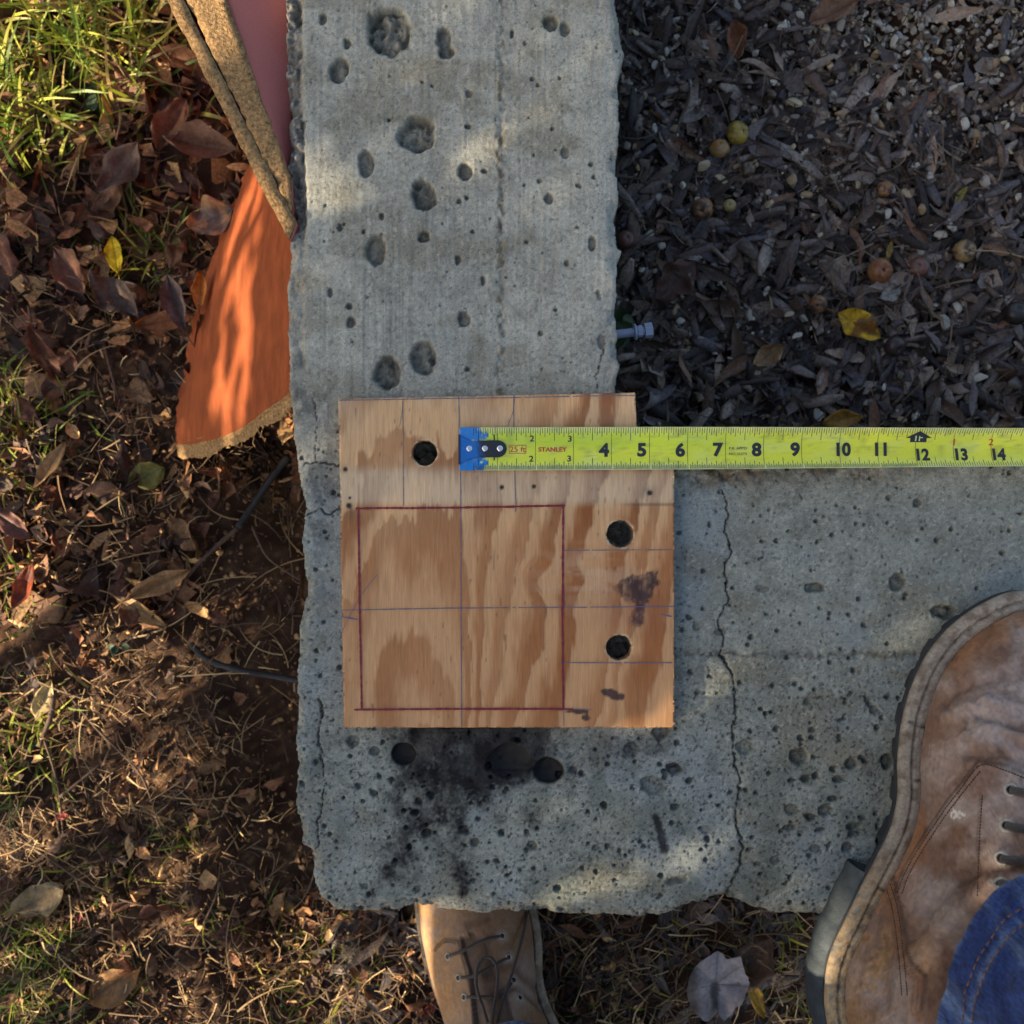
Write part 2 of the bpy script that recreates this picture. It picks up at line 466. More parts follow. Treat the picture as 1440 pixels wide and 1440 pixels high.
for pts, wd, dp in CR:
    xs_ = [p[0] for p in pts]; ys_ = [p[1] for p in pts]
    m = (X > min(xs_) - 12) & (X < max(xs_) + 12) & (Y > min(ys_) - 12) & (Y < max(ys_) + 12)
    xx, yy = X[m], Y[m]
    d = seg_dist(xx + 13 * (fbm(xx / 11, yy / 11, 4, 71, .6) - .5), yy + 13 * (fbm(xx / 11, yy / 11, 4, 72, .6) - .5), pts)
    w_ = wd * (0.1 + 1.35 * fbm(xx / 12, yy / 12, 3, 73))
    crack[m] = np.maximum(crack[m], np.exp(-(d / w_) ** 2))
    Z[m] -= dp * np.exp(-(d / w_) ** 2)
Zm = Z * 0.001
out = np.clip(SD * U / 0.0022, 0, 1)
Zm = Zm - out * (0.30 + Zm)
# colour: cement, aggregate, dirt, oil
base = np.array(srgb(158, 155, 140))
mot = fbm(X / 120, Y / 120, 4, 81); mot2 = fbm(X / 22, Y / 22, 4, 82); fine = fbm((X * .77 + Y * .64) / 3.5, (Y * .77 - X * .64) / 3.5, 3, 83)
cc = base * (0.20 + 0.50 * mot + 0.55 * mot2 + 0.68 * fine)[..., None]
def tint(c, w):
    global cc
    cc = cc + (np.array(c) - cc) * w[..., None]
tint(srgb(130, 138, 140), 0.3 * sst(450, 430, X) * sst(930, 990, Y))
tint(srgb(132, 140, 142), 0.3 * np.clip(blob(X, Y, 855, 330, 22, 300) + blob(X, Y, 1340, 815, 60, 40) + 0.7 * blob(X, Y, 620, 470, 50, 80), 0, 1))
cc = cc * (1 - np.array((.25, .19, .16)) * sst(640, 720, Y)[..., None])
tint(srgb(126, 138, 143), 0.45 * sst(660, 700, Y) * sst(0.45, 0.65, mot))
tint(srgb(116, 108, 86), 0.45 * sst(0.52, 0.75, fbm(X / 70, Y / 50, 4, 84)))
tint(srgb(178, 174, 160), 0.35 * sst(0.6, 0.75, fbm(X / 15, Y / 40, 4, 85)) * vert)
tint(srgb(96, 98, 92), 0.36 * grw * sst(0.1, -0.35, gr) * sst(.35, .6, fbm(X / 60, Y / 140, 3, 86)))
tint(srgb(190, 182, 160), 0.5 * np.exp(-((X - sx + 7) / 4) ** 2) * vert * sst(.4, .6, fbm(X / 5, Y / 14, 3, 99)))
tint(srgb(104, 90, 66), 0.9 * np.clip(sm * sst(.4, .7, fbm(X / 6, Y / 10, 3, 87)), 0, 1))
tint(srgb(88, 82, 66), 0.7 * np.clip(sm2 * sst(.3, .7, fbm(X / 10, Y / 6, 3, 88)), 0, 1))
tint(srgb(104, 82, 56), 0.95 * np.clip(tu, 0, 1) * sst(.3, .6, fbm(X / 20, Y / 9, 3, 89)))
tint(srgb(150, 140, 120), 0.5 * np.clip(rim, 0, 1))
tint(srgb(98, 92, 84), 0.6 * np.clip(strip, 0, 1))
tint(srgb(196, 190, 176), 0.55 * np.clip(strip, 0, 1) * sst(.55, .7, fbm(X / 6, Y / 6, 3, 90)))
tint(srgb(58, 58, 58), 0.7 * sst(0.64, 0.76, fbm((X * .8 + Y * .6) / 3.1, (Y * .8 - X * .6) / 3.1, 2, 91)) * (0.4 + 0.6 * sst(900, 1000, Y)))
tint(srgb(60, 60, 58), 0.55 * sst(0.55, 0.72, fbm(X / 30, Y / 30, 4, 92)) * blob(X, Y, 430, 640, 60, 300))
def pinholes(cell, prob, rmin, rmax, seed):
    xr, yr = X * .88 + Y * .47, Y * .88 - X * .47
    ix = np.floor(xr / cell).astype(np.int64) + 9000; iy = np.floor(yr / cell).astype(np.int64) + 9000
    best = np.full(X.shape, 9.0)
    for di in (-1, 0, 1):
        for dj in (-1, 0, 1):
            a = ix + di; b = iy + dj
            hx = (a - 9000 + .15 + .7 * _hash(a, b, seed)) * cell; hy = (b - 9000 + .15 + .7 * _hash(a, b, seed + 1)) * cell
            on_ = _hash(a, b, seed + 2) < prob; rr = rmin + (rmax - rmin) * _hash(a, b, seed + 3) ** 2
            best = np.minimum(best, np.where(on_, np.hypot(xr - hx, yr - hy) / rr, 9.0))
    return 1 - sst(.55, 1.15, best)
ph_ = np.maximum(pinholes(13, .55, .9, 2.3, 201) * (0.35 + .35 * sst(650, 700, Y) + .3 * sst(880, 1000, Y)), pinholes(8, .3, .7, 1.4, 301) * .8)
Zm = Zm - 0.0008 * ph_ * (out == 0)
tint(srgb(62, 60, 52), ph_ * .8)
tint(srgb(200, 194, 176), 0.30 * sst(.66, .8, fbm((X * .6 + Y * .8) / 4.5, (Y * .6 - X * .8) / 4.5, 2, 98)))
rimp = np.clip(dirt_shade, 0, 1)
tint(srgb(60, 57, 45), dirt_shade * 0.68)
tint(srgb(26, 26, 24), crack * 0.8)
on = fbm(X / 34, Y / 46, 5, 93)
oilm = np.clip(1.55 * blob(X, Y, 645, 1036, 92, 50) + 1.15 * blob(X, Y, 722, 1062, 80, 46) + 0.75 * blob(X, Y, 596, 1130, 50, 60) + 0.6 * blob(X, Y, 650, 1110, 60, 50)
               + 0.55 * blob(X, Y, 650, 1240, 22, 60) + 0.55 * blob(X, Y, 545, 1210, 50, 50) + 0.5 * blob(X, Y, 745, 1150, 30, 20)
               + 0.7 * blob(X, Y, 950, 1080, 18, 12) + .7 * blob(X, Y, 878, 1222, 12, 16) + 0.4 * blob(X, Y, 880, 1060, 60, 30), 0, 1.3)
oil = sst(0.22, 1.12, oilm + 1.7 * (fbm(X / 26, Y / 34, 5, 193, .62) - 0.5) + 0.7 * (fine - .5)) ** .9
oil = np.maximum(oil, 0.9 * sst(9, 3, seg_dist(X + 6 * (fine - .5), Y, [(922, 1150), (929, 1170), (934, 1195)])))
tint(srgb(74, 82, 72), 0.4 * sst(0.5, 0.7, fbm(X / 40, Y / 40, 4, 95)) * sst(1000, 1060, Y))
tint(srgb(16, 13, 17), np.clip(oil, 0, 1) * (.72 + .45 * fbm(X / 12, Y / 22, 4, 194)))
tint(srgb(3, 3, 4), np.clip(wet * 1.2, 0, 1))
wet = np.maximum(wet, 0.25 * np.clip(oil, 0, 1))
side_w = sst(-0.5, 1.5, SD)
cc = cc + (np.array(srgb(140, 136, 122)) * (.75 + .4 * fbm(X / 90, Y / 90, 3, 180))[..., None] - cc) * side_w[..., None]
nr, nc = WX.shape
F = grid_faces(nr, nc)
sdmin = SD.ravel()[F].min(1)
F = F[sdmin * U < 0.0022]
used = np.unique(F); remap = np.full(nr * nc, -1, np.int64); remap[used] = np.arange(len(used))
V = np.stack([WX, WY, Zm], -1).reshape(-1, 3)[used]
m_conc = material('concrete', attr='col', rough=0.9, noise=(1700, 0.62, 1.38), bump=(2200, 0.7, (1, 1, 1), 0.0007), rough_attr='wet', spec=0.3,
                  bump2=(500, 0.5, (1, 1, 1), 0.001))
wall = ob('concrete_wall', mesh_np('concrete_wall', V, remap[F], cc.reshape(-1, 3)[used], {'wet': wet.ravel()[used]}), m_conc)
tag(wall, 'pitted grey concrete wall turning an L-shaped corner under the plywood square', 'wall')

WALL_BVH = None
def wall_clear(x, y, pad=0.0):
    """true where the ground is free of the wall"""
    px = 720 + x / U; py = 720 - y / U
    inw = (px > interp(py, L_EDGE) - pad / U) & (py < interp(px, B_EDGE) + pad / U) & ((px < interp(py, R_EDGE) + pad / U) | (py > interp(px, T_EDGE) - pad / U))
    return ~inw

# ------------------------------------------------------------------ plywood square
PT = 0.0125
SP = K * (H - PT) / 1440
step = 0.0009
x0, x1, y0, y1 = 474, 951, 550, 1026
nxp = int((x1 - x0) * SP / step) + 1; nyp = int((y1 - y0) * SP / step) + 1
PX, PY = np.meshgrid(np.linspace(x0, x1, nxp), np.linspace(y0, y1, nyp))
dpx = (x1 - x0) / (nxp - 1)
EDGES = [lambda x, y: 476 + (y - 561) * 0.0165 - x, lambda x, y: (561 - (x - 476) * 0.0216) - y,
         lambda x, y: x - 948, lambda x, y: y - 1023,
         lambda x, y: np.minimum(x - (893 + (y - 552) * .05), 646 - y)]
HOLES = [(597, 637, 17.5), (872, 751, 19.3), (870.5, 911, 18)]
def hole_d(x, y):
    d = np.full(np.shape(x), -1e9)
    for hx, hy, hr in HOLES:
        a = np.arctan2(y - hy, x - hx)
        rr = hr + 1.3 * (vn(np.cos(a) * 3 + hx, np.sin(a) * 3, 5) - .5) + 1.0 * (vn(np.cos(a) * 9 + hx, np.sin(a) * 9, 6) - .5)
        d = np.maximum(d, rr - np.hypot(x - hx, y - hy))
    return d
def ply_sd(x, y):
    d = hole_d(x, y)
    for e in EDGES: d = np.maximum(d, e(x, y))
    return d + 0.7 * (fbm(x / 14, y / 14, 2, 3) - .5)
sdp = ply_sd(PX, PY)
for it in range(4):         # pull the vertices near the outline onto it
    e = 0.4
    gxp = (ply_sd(PX + e, PY) - ply_sd(PX - e, PY)) / (2 * e); gyp = (ply_sd(PX, PY + e) - ply_sd(PX, PY - e)) / (2 * e)
    gl = gxp ** 2 + gyp ** 2 + 1e-3
    m = np.abs(sdp) < dpx * 0.75
    PX = np.where(m, PX - sdp * gxp / gl, PX); PY = np.where(m, PY - sdp * gyp / gl, PY)
    sdp = ply_sd(PX, PY)
Fp = grid_faces(nyp, nxp)[:, ::-1]
cxp = PX.ravel()[Fp].mean(1); cyp = PY.ravel()[Fp].mean(1)
Fp = Fp[(ply_sd(cxp, cyp) < 0.0) & (sdp.ravel()[Fp].max(1) < 0.6)]
x, y = PX, PY
# rings of a plain-sawn veneer
def ring_field(x, y):
    kx, ky = x - 752, y - 800; kr = np.exp(-(kx * kx / 26 ** 2 + ky * ky / 40 ** 2)); x = x + 15 * kr * np.sin(ky / 16.0) + 8 * kr; y = y + 10 * kr
    kx, ky = x - 812, y - 815; kr = np.exp(-(kx * kx / 22 ** 2 + ky * ky / 18 ** 2)); x = x - 11 * kr * np.cos(ky / 14.0)
    xc = 585 + 40 * (fbm(y / 260, y * 0 + 3, 2, 4) - .5) - 0.02 * (y - 800)
    d = 40 + 0.30 * (1040 - y) + 50 * (fbm(x / 130, y / 150, 2, 14) - .5)
    rho = np.sqrt((x - xc) ** 2 + np.clip(d, 6, None) ** 2)
    rho2 = x - 575 + 0.22 * (y - 800) + 50 * (fbm(x / 160, y / 260, 3, 15) - .5)
    k = sst(640, 730, x + 0.12 * (y - 800))
    return rho * (1 - k) + (rho2 + 60) * k + 34 * (fbm(x / 34, y / 80, 3, 16) - .5) + 11 * (fbm(x / 4, y / 26, 2, 26) - .5)
rho = ring_field(x, y)
ph = rho / 47 + 1.1 * (vn(rho / 60, rho * 0, 17) - .5)
fr = ph - np.floor(ph)
band = sst(0.2, 0.66, fr) * sst(1.0, 0.92, fr) * (0.55 + 0.75 * vn(np.floor(ph) * 1.7, rho * 0, 18))
band = np.clip(band * (0.35 + .8 * fbm(x / 60, y / 150, 3, 19)), 0, 1) * 1.25
fib = fbm(x / 2.1, y / 55, 3, 20); fib2 = vn(x / 1.6, y / 16, 28)
light = np.array(srgb(208, 164, 116)); darkw = np.array(srgb(158, 106, 64)); grey = np.array(srgb(208, 188, 158))
pc = light + (darkw - light) * band[..., None]
pc = pc * (0.82 + 0.36 * fib)[..., None]
def soft_in(x, y, poly):
    t = 0
    for a in range(10):
        t = t + inside(x + 9 * math.cos(a * 2.4) * (a / 9) + 12 * (fbm(x / 7, y / 9, 3, 145) - .5), y + 9 * math.sin(a * 2.4) * (a / 9) + 12 * (fbm(x / 7, y / 10, 3, 146) - .5) + 4 * (fib - .5), poly)
    return t / 10.0
def ptint(c, w):
    global pc
    pc = pc + (np.array(c) - pc) * np.clip(w, 0, 1)[..., None]
ptint(grey, 0.55 * sst(650, 668, y) * sst(716, 700, y) * (.5 + .7 * fib) + 0.30 * sst(640, 560, y) * sst(.4, .7, fbm(x / 60, y / 60, 3, 29)))
ptint(grey, 0.5 * blob(x, y, 830, 810, 70, 40) * sst(.35, .65, fbm(x / 40, y / 12, 3, 30)))
ptint(srgb(180, 116, 66), 0.36 * sst(700, 780, y))
ptint(srgb(96, 66, 46), 0.55 * sst(0.88, 0.97, fib2) * sst(.35, .6, fbm(x / 90, y / 90, 2, 44)))
ptint(srgb(40, 28, 34), 0.95 * sst(.26, .66, soft_in(x, y, [(858, 826), (880, 812), (925, 797), (928, 815), (912, 850), (905, 885), (880, 880), (892, 850), (875, 843)]) * (0.30 + .62 * (.25 * fib + .75 * fbm(x / 9, y / 14, 4, 46)))))
ptint(srgb(52, 38, 40), 0.9 * sst(.42, .6, (blob(x, y, 855, 973, 14, 7) + blob(x, y, 870, 980, 12, 6) + .9 * blob(x, y, 812, 1000, 22, 5) + .9 * blob(x, y, 825, 1010, 10, 5)) * (.5 + .8 * fbm(x / 5, y / 8, 3, 47))))
ptint(srgb(120, 72, 66), 0.28 * blob(x, y, 880, 860, 60, 30))
ptint(srgb(30, 22, 18), 0.95 * sst(.35, .7, sum(blob(x, y, a, b, c) for a, b, c in ((706, 685, 4), (751, 684, 3.6), (914, 693, 4.5), (486, 660, 4), (491, 711, 5), (492, 700, 3)))))
ptint(srgb(60, 48, 44), 0.5 * (blob(x, y, 914, 693, 12, 10) + blob(x, y, 486, 660, 10, 6) + blob(x, y, 494, 722, 5, 16)) * sst(.3, .6, fib))
ptint(srgb(70, 52, 40), 0.5 * sst(706, 709, y) * sst(713, 710, y) * sst(860, 900, x))
rimw = sst(3.6, 0.6, -hole_d(x, y))
ptint(srgb(224, 204, 170), 0.6 * rimw * sst(.35, .5, fbm(x / 5, y / 5, 2, 48)))
ptint(srgb(86, 62, 42), 0.5 * sst(-2.0, -0.4, ply_sd(x, y)) * sst(.5, .6, fbm(x / 9, y / 9, 2, 49)))
zp = 0.25 * (fib - .5) + 0.2 * band - .9 * sst(.4, .8, sum(blob(x, y, a, b, c) for a, b, c in ((706, 685, 4), (751, 684, 3.6), (914, 693, 4), (486, 660, 4), (491, 711, 4))))
zp = zp - 0.5 * sst(-2.2, 0, ply_sd(x, y)) * fbm(x / 4, y / 4, 2, 50)
up_ = np.unique(Fp); rm = np.full(nxp * nyp, -1, np.int64); rm[up_] = np.arange(len(up_))
Vp = np.stack([(PX - 720) * SP, (720 - PY) * SP, PT + zp * 0.001], -1).reshape(-1, 3)[up_]
Fp = rm[Fp]
ed = np.sort(np.concatenate([Fp[:, [0, 1]], Fp[:, [1, 2]], Fp[:, [2, 3]], Fp[:, [3, 0]]]), 1)
raw = np.concatenate([Fp[:, [0, 1]], Fp[:, [1, 2]], Fp[:, [2, 3]], Fp[:, [3, 0]]])
key = ed[:, 0].astype(np.int64) * 1000000 + ed[:, 1]
uq, idx, cnt = np.unique(key, return_index=True, return_counts=True)
be = raw[idx[cnt == 1]]
bv = np.unique(be); nb = len(bv); rb = np.full(len(Vp), -1, np.int64); rb[bv] = np.arange(nb)
col_top = pc.reshape(-1, 3)[up_]
rings = []; cols_s = []
tones = [srgb(200, 160, 118), srgb(150, 104, 66), srgb(190, 150, 108), srgb(140, 98, 64), srgb(186, 146, 104)]
NZ = 5
for k in range(NZ + 1):
    q = Vp[bv].copy(); q[:, 2] = PT - 0.0003 - (PT - 0.0012) * k / NZ
    rings.append(q)
    cols_s.append(np.array(tones[min(k, 4)]) * (0.75 + 0.5 * rng.random((nb, 1))))
base_i = len(Vp)
sides = [np.stack([be[:, 1], be[:, 0], base_i + rb[be[:, 0]], base_i + rb[be[:, 1]]], 1)]
for k in range(NZ):
    o0 = base_i + k * nb; o1 = o0 + nb
    sides.append(np.stack([o0 + rb[be[:, 1]], o0 + rb[be[:, 0]], o1 + rb[be[:, 0]], o1 + rb[be[:, 1]]], 1))
m_ply = material('plywood', attr='col', rough=0.62, noise=(1400, 0.86, 1.14, (1, 0.06, 1)), bump=(1500, 0.35, (1, 0.05, 1), 0.0005), spec=0.35)
ply = ob('plywood_square', mesh_np('plywood_square', np.concatenate([Vp] + rings), np.concatenate([Fp] + sides), np.concatenate([col_top] + cols_s)), m_ply)
tag(ply, 'square plywood template with three drilled holes, a notched corner and ruled lines', 'plywood board')

def ribbon(pts, width, z, name, mat, parent, wob=0.5, gaps=0.0, seed=0):
    """a drawn line: a thin strip of ink on a flat face, pts in photograph pixels"""
    r = random.Random(seed)
    pl = Pile()
    sc_ = K * (H - z) / 1440
    v = []; brk = []
    for (ax, ay), (bx, by) in zip(pts[:-1], pts[1:]):
        L = math.hypot(bx - ax, by - ay); n = max(2, int(L / 4))
        nx, ny = -(by - ay) / L, (bx - ax) / L
        vv = []
        for i in range(n + 1):
            t = i / n
            o = wob * (float(vn(np.array(t * L / 25 + seed * 9), np.array(seed * 1.3), 3)) - .5)
            w = width * (0.7 + 0.6 * r.random()) / 2
            cx, cy = ax + (bx - ax) * t + nx * o, ay + (by - ay) * t + ny * o
            for sg in (-1, 1):
                vv.append(((cx + nx * w * sg - 720) * sc_, (720 - cy - ny * w * sg) * sc_, z))
        f = [(2 * i, 2 * i + 1, 2 * i + 3, 2 * i + 2) for i in range(n) if r.random() > gaps]
        if f: pl.add(np.array(vv), np.array(f))
    return ob(name, pl.mesh(name), mat, parent)
m_pencil = material('pencil', srgb(112, 104, 108), 0.6, noise=(2500, 0.5, 1.5))
m_blue = material('blue_pencil', srgb(92, 92, 118), 0.6, noise=(2500, 0.5, 1.5))
m_red = material('red_marker', srgb(122, 26, 40), 0.55, noise=(2500, 0.7, 1.3))
zl = PT + 0.00045
for i, (pts, w) in enumerate([([(477, 563), (893, 556)], 1.2), ([(566, 560), (567, 610), (567, 712)], 1.2), ([(645, 557), (648, 700), (649, 1022)], 1.3),
                              ([(722, 555), (725, 720)], 1.3), ([(480, 858), (640, 855), (947, 853)], 1.4), ([(792, 774), (946, 773)], 1.5), ([(788, 932), (946, 932)], 1.5),
                              ([(792, 990), (793, 1021)], 1.2), ([(480, 890), (505, 840), (530, 808)], 0.9), ([(562, 600), (566, 575), (567, 560)], 0.9),
                              ([(714, 600), (722, 578), (724, 556)], .9), ([(502, 700), (566, 730), (568, 690)], .001)][:11]):
    ribbon(pts, w * .85, zl + i * 2e-5, 'pencil_line', m_pencil if i % 2 else m_blue, ply, gaps=0.015, seed=i)
ribbon([(480, 867), (503, 871)], 2.0, zl, 'pencil_mark', m_blue, ply, seed=31)
ribbon([(929, 864), (945, 867)], 1.8, zl, 'pencil_mark', m_blue, ply, seed=32)
zr = zl + 0.0003
for i, pts in enumerate([[(500, 715), (640, 714), (795, 711)], [(504, 713), (506, 860), (509, 997)], [(792, 712), (791, 860), (792, 997)], [(498, 998), (640, 997), (806, 997)]]):
    ribbon(pts, 2.9, zr + i * 2e-5, 'marker_line', m_red, ply, seed=40 + i)
ribbon([(806, 997), (832, 998)], 1.2, zr, 'pencil_mark', m_pencil, ply, seed=50)

# ------------------------------------------------------------------ tape measure
TZ = 0.0138
ST = K * (H - TZ) / 1440
INCH = 0.0254
TX0 = (646.3 - 720) * ST
IPX = 53.3 * ST                                   # one inch as it measures in the picture
BWID = 0.0290
def blade_pt(x, s, lift=0.0):
    """x along the blade, s across it (up the picture positive)"""
    x = np.asarray(x, float); s = np.asarray(s, float)
    t = np.clip((x - TX0) / (0.40), 0, 1.2)
    kap = 16 + 48 * sst(0.05, 1.0, t)
    cy = (720 - (631.5 - 2.0 * t)) * ST
    y = np.sin(kap * s) / kap; z = (1 - np.cos(kap * s)) / kap
    nyv = -np.sin(kap * s); nzv = np.cos(kap * s)
    zb = TZ + 0.0006 + 0.0012 * np.sin(np.clip(t, 0, 1) * 3.1)
    return np.stack([x, cy + y + nyv * lift, zb + z + nzv * lift], -1)
tape = empty('tape_measure', tuple(P(646, 631, TZ)))
tag(tape, 'yellow-green steel tape measure blade stretched right across the plywood square', 'tape measure')
TOFF = np.array(tape.location)
bx = np.concatenate([np.arange(TX0, TX0 + 0.03, 0.0006), np.arange(TX0 + 0.03, 1.25, 0.004)])
bs = np.linspace(-BWID / 2, BWID / 2, 45)
BXX, BSS = np.meshgrid(bx, bs)
bv_ = blade_pt(BXX, BSS)
ux = (BXX - TX0) / IPX; us = BSS / BWID * 2
yel = np.array(srgb(222, 228, 58)); pal = np.array(srgb(218, 224, 168)); lime_sheen = np.array(srgb(178, 210, 30))
bc = np.ones(BXX.shape + (3,)) * yel
def btint(c, w):
    global bc
    bc = bc + (np.array(c) - bc) * np.clip(w, 0, 1)[..., None]
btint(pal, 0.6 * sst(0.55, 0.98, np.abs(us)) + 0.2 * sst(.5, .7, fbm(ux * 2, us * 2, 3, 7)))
btint(lime_sheen, 0.55 * sst(-0.3, .35, us) * sst(.95, .6, us) * sst(11, 4, ux))  # reflected gloss painted as a lime band on the upper half
bluem = sst(0.46, 0.58, (1.16 - ux * 1.22) * (0.25 + .75 * sst(0.15, 0.55, np.abs(us))) + 0.95 * (fbm(ux * 7, us * 3.2, 4, 8) - .5) + .12)
bluem = np.maximum(bluem, sst(.35, .28, ux))
btint(srgb(4, 122, 202), bluem)
btint(srgb(150, 150, 110), 0.25 * sst(.62, .75, fbm(ux * 12, us * 4, 3, 9)))
btint(srgb(120, 122, 70), 0.35 * sst(.66, .74, fbm(ux * 20, us * 1.4, 4, 19)) + .25 * sst(.7, .78, fbm(ux * 5, us * 9, 3, 20)))
btint(srgb(226, 224, 50), 0.55 * sst(.1, -.4, us) * sst(-1, -.7, us) * sst(5, 9, ux))  # reflected gloss painted yellow on the lower half, further along
m_blade = material('tape_blade', attr='col', rough=0.3, coat=0.5, noise=(900, 0.95, 1.05))
vv = np.concatenate([bv_.reshape(-1, 3), blade_pt(BXX, BSS, -0.00018).reshape(-1, 3)])
nb_ = BXX.size; q = grid_faces(*BXX.shape)
rimq = []
nr_, nc_ = BXX.shape
for j in range(nc_ - 1):
    rimq.append((j + 1, j, nb_ + j, nb_ + j + 1))
    a = (nr_ - 1) * nc_ + j
    rimq.append((a, a + 1, nb_ + a + 1, nb_ + a))
for i in range(nr_ - 1):
    a, b = i * nc_, (i + 1) * nc_
    rimq.append((a, b, nb_ + b, nb_ + a))
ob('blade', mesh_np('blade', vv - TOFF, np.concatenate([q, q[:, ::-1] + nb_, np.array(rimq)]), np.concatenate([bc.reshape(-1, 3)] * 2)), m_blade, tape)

def tick(pl, x, s0, s1, w):
    n = max(2, int(abs(s1 - s0) / 0.0012) + 1)
    ss = np.linspace(s0, s1, n)
    v = np.concatenate([blade_pt(np.full(n, x - w / 2), ss, 0.00012), blade_pt(np.full(n, x + w / 2), ss, 0.00012)])
    f = np.array([(i, n + i, n + i + 1, i + 1) for i in range(n - 1)])
    if s1 < s0: f = f[:, ::-1]
    pl.add(v - TOFF, f)
tk = Pile()
for k in range(6, 16 * 24):
    xk = TX0 + IPX * k / 16
    hw = BWID / 2 - 0.0003
    ln = 0.0038
    w = 0.00036
    if k % 16 == 0:
        if k >= 32: tick(tk, xk, -hw, hw, 0.00028)
        else:
            tick(tk, xk, -hw, -hw + 0.009, 0.0003); tick(tk, xk, hw - 0.009, hw, 0.0003)
        continue
    if k % 8 == 0: ln = 0.0088
    elif k % 4 == 0: ln = 0.0064
    elif k % 2 == 0: ln = 0.0052
    tick(tk, xk, hw - ln, hw, w)
    tick(tk, xk, -hw + ln * 0.9, -hw, w)
    if k < 16 * 12:
        tick(tk, xk + IPX / 32, -hw + 0.0026, -hw, 0.00026)
m_ink = material('black_ink', srgb(38, 42, 50), 0.5)
m_rink = material('red_ink', srgb(196, 64, 44), 0.5)
ob('tick_marks', tk.mesh('tick_marks'), m_ink, tape)['kind'] = 'stuff'
dg = None
def text_np(s, size, bold=0.0, sx=1.0):
    cu = bpy.data.curves.new('txt', 'FONT')
    cu.body = s; cu.size = size; cu.offset = bold; cu.align_x = 'CENTER'; cu.resolution_u = 4
    o = bpy.data.objects.new('txt', cu); COL.objects.link(o)
    bpy.context.view_layer.update()
    d = bpy.context.evaluated_depsgraph_get()
    me = bpy.data.meshes.new_from_object(o.evaluated_get(d))
    me.calc_loop_triangles()
    v = np.array([tuple(p.co) for p in me.vertices]); t = np.array([tuple(p.vertices) for p in me.loop_triangles])
    bpy.data.objects.remove(o); bpy.data.curves.remove(cu); bpy.data.meshes.remove(me)
    v[:, 0] *= sx
    v[:, 1] -= (v[:, 1].max() + v[:, 1].min()) / 2
    v[:, 0] -= (v[:, 0].max() + v[:, 0].min()) / 2
    return v, t
def print_text(pl, s, px, py, hpx, bold=0.0, sx=1.0, lift=0.00014, vert_=False):
    v, t = text_np(s, hpx * ST / 0.72, bold, sx)
    x = (px - 720) * ST + v[:, 0]
    sc_ = (631 - py) * ST + v[:, 1]
    pl.append((blade_pt(x, sc_, lift) - TOFF, t, 'numeral' if s.isdigit() else 'lettering'))
def rect_print(pl, px0, py0, px1, py1, lift=0.00013):
    n = 12
    ss = np.linspace((631 - py0) * ST, (631 - py1) * ST, n)
    v = np.concatenate([blade_pt(np.full(n, (px0 - 720) * ST), ss, lift), blade_pt(np.full(n, (px1 - 720) * ST), ss, lift)])
    pl.add(v - TOFF, np.array([(i, i + 1, n + i + 1, n + i) for i in range(n - 1)]))
bk = []; rd = []; box = Pile()
for n_, (xa, ya, xb, yb) in {'1': (695, 615, 695, 643), '2': (748, 616.5, 747, 645), '3': (801, 617, 800, 645)}.items():
    print_text(bk, n_, xa, ya, 8.5, 0.0001, 1.15); print_text(bk, n_, xb, yb, 8.5, 0.0001, 1.15)
for n_, xa in (('4', 849), ('5', 902), ('6', 956), ('7', 1009), ('8', 1063), ('9', 1117), ('10', 1185), ('11', 1237)):
    print_text(bk, n_, xa, 633, 18, 0.00055, 1.05 if len(n_) == 1 else .95)
for n_, xa in (('12', 1296), ('13', 1350), ('14', 1403), ('15', 1457), ('16', 1510), ('17', 1563)):
    print_text(bk, n_, xa, 641, 17, 0.00050, .92)
for n_, xa in (('1', 1340), ('2', 1392), ('3', 1446), ('4', 1499)):
    print_text(rd, n_, xa, 623, 9.5, 0.0001, 1.15)
print_text(rd, '25 ft', 728, 631.5, 8, 0.00004, 1.1)
for a, b, c, d in ((715.5, 625.5, 740, 626.4), (715.5, 636.8, 740, 637.7), (715.5, 625.5, 716.4, 637.7), (739.2, 625.5, 740, 637.7)):
    rect_print(box, a, b, c, d)
print_text(rd, 'STANLEY', 777, 632, 6.2, 0.00012, 1.12)
print_text(bk, "P.R. APP'D", 1037, 631, 3.6, 0.00002, 1.15); print_text(bk, 'NO.332TS', 1037, 639, 3.6, 0.00002, 1.15)
# one-foot mark: a dark house-shaped arrow
hv = []
for px_, py_ in [(1271, 617), (1290, 606), (1308, 617), (1301, 617), (1301, 623), (1278, 623), (1278, 617)]:
    hv.append(((px_ - 720) * ST, (631 - py_) * ST))
hv = np.array(hv)
bk.append((blade_pt(hv[:, 0], hv[:, 1], 0.00014) - TOFF, np.array([(0, 2, 1), (6, 4, 3), (6, 5, 4)]), 'arrow_mark'))
wh = []
print_text(wh, '1F', 1290, 616.5, 10, 0.0001, 1.0, lift=0.00022)
m_pale = material('pale_ink', srgb(205, 212, 150), .5)
for lst, mt_ in ((bk, m_ink), (rd, m_rink), (wh, m_pale)):
    for v, t, nm in lst:
        ob(nm, mesh_np(nm, v, t), mt_, tape)
ob('print_frame', box.mesh('print_frame'), m_rink, tape)

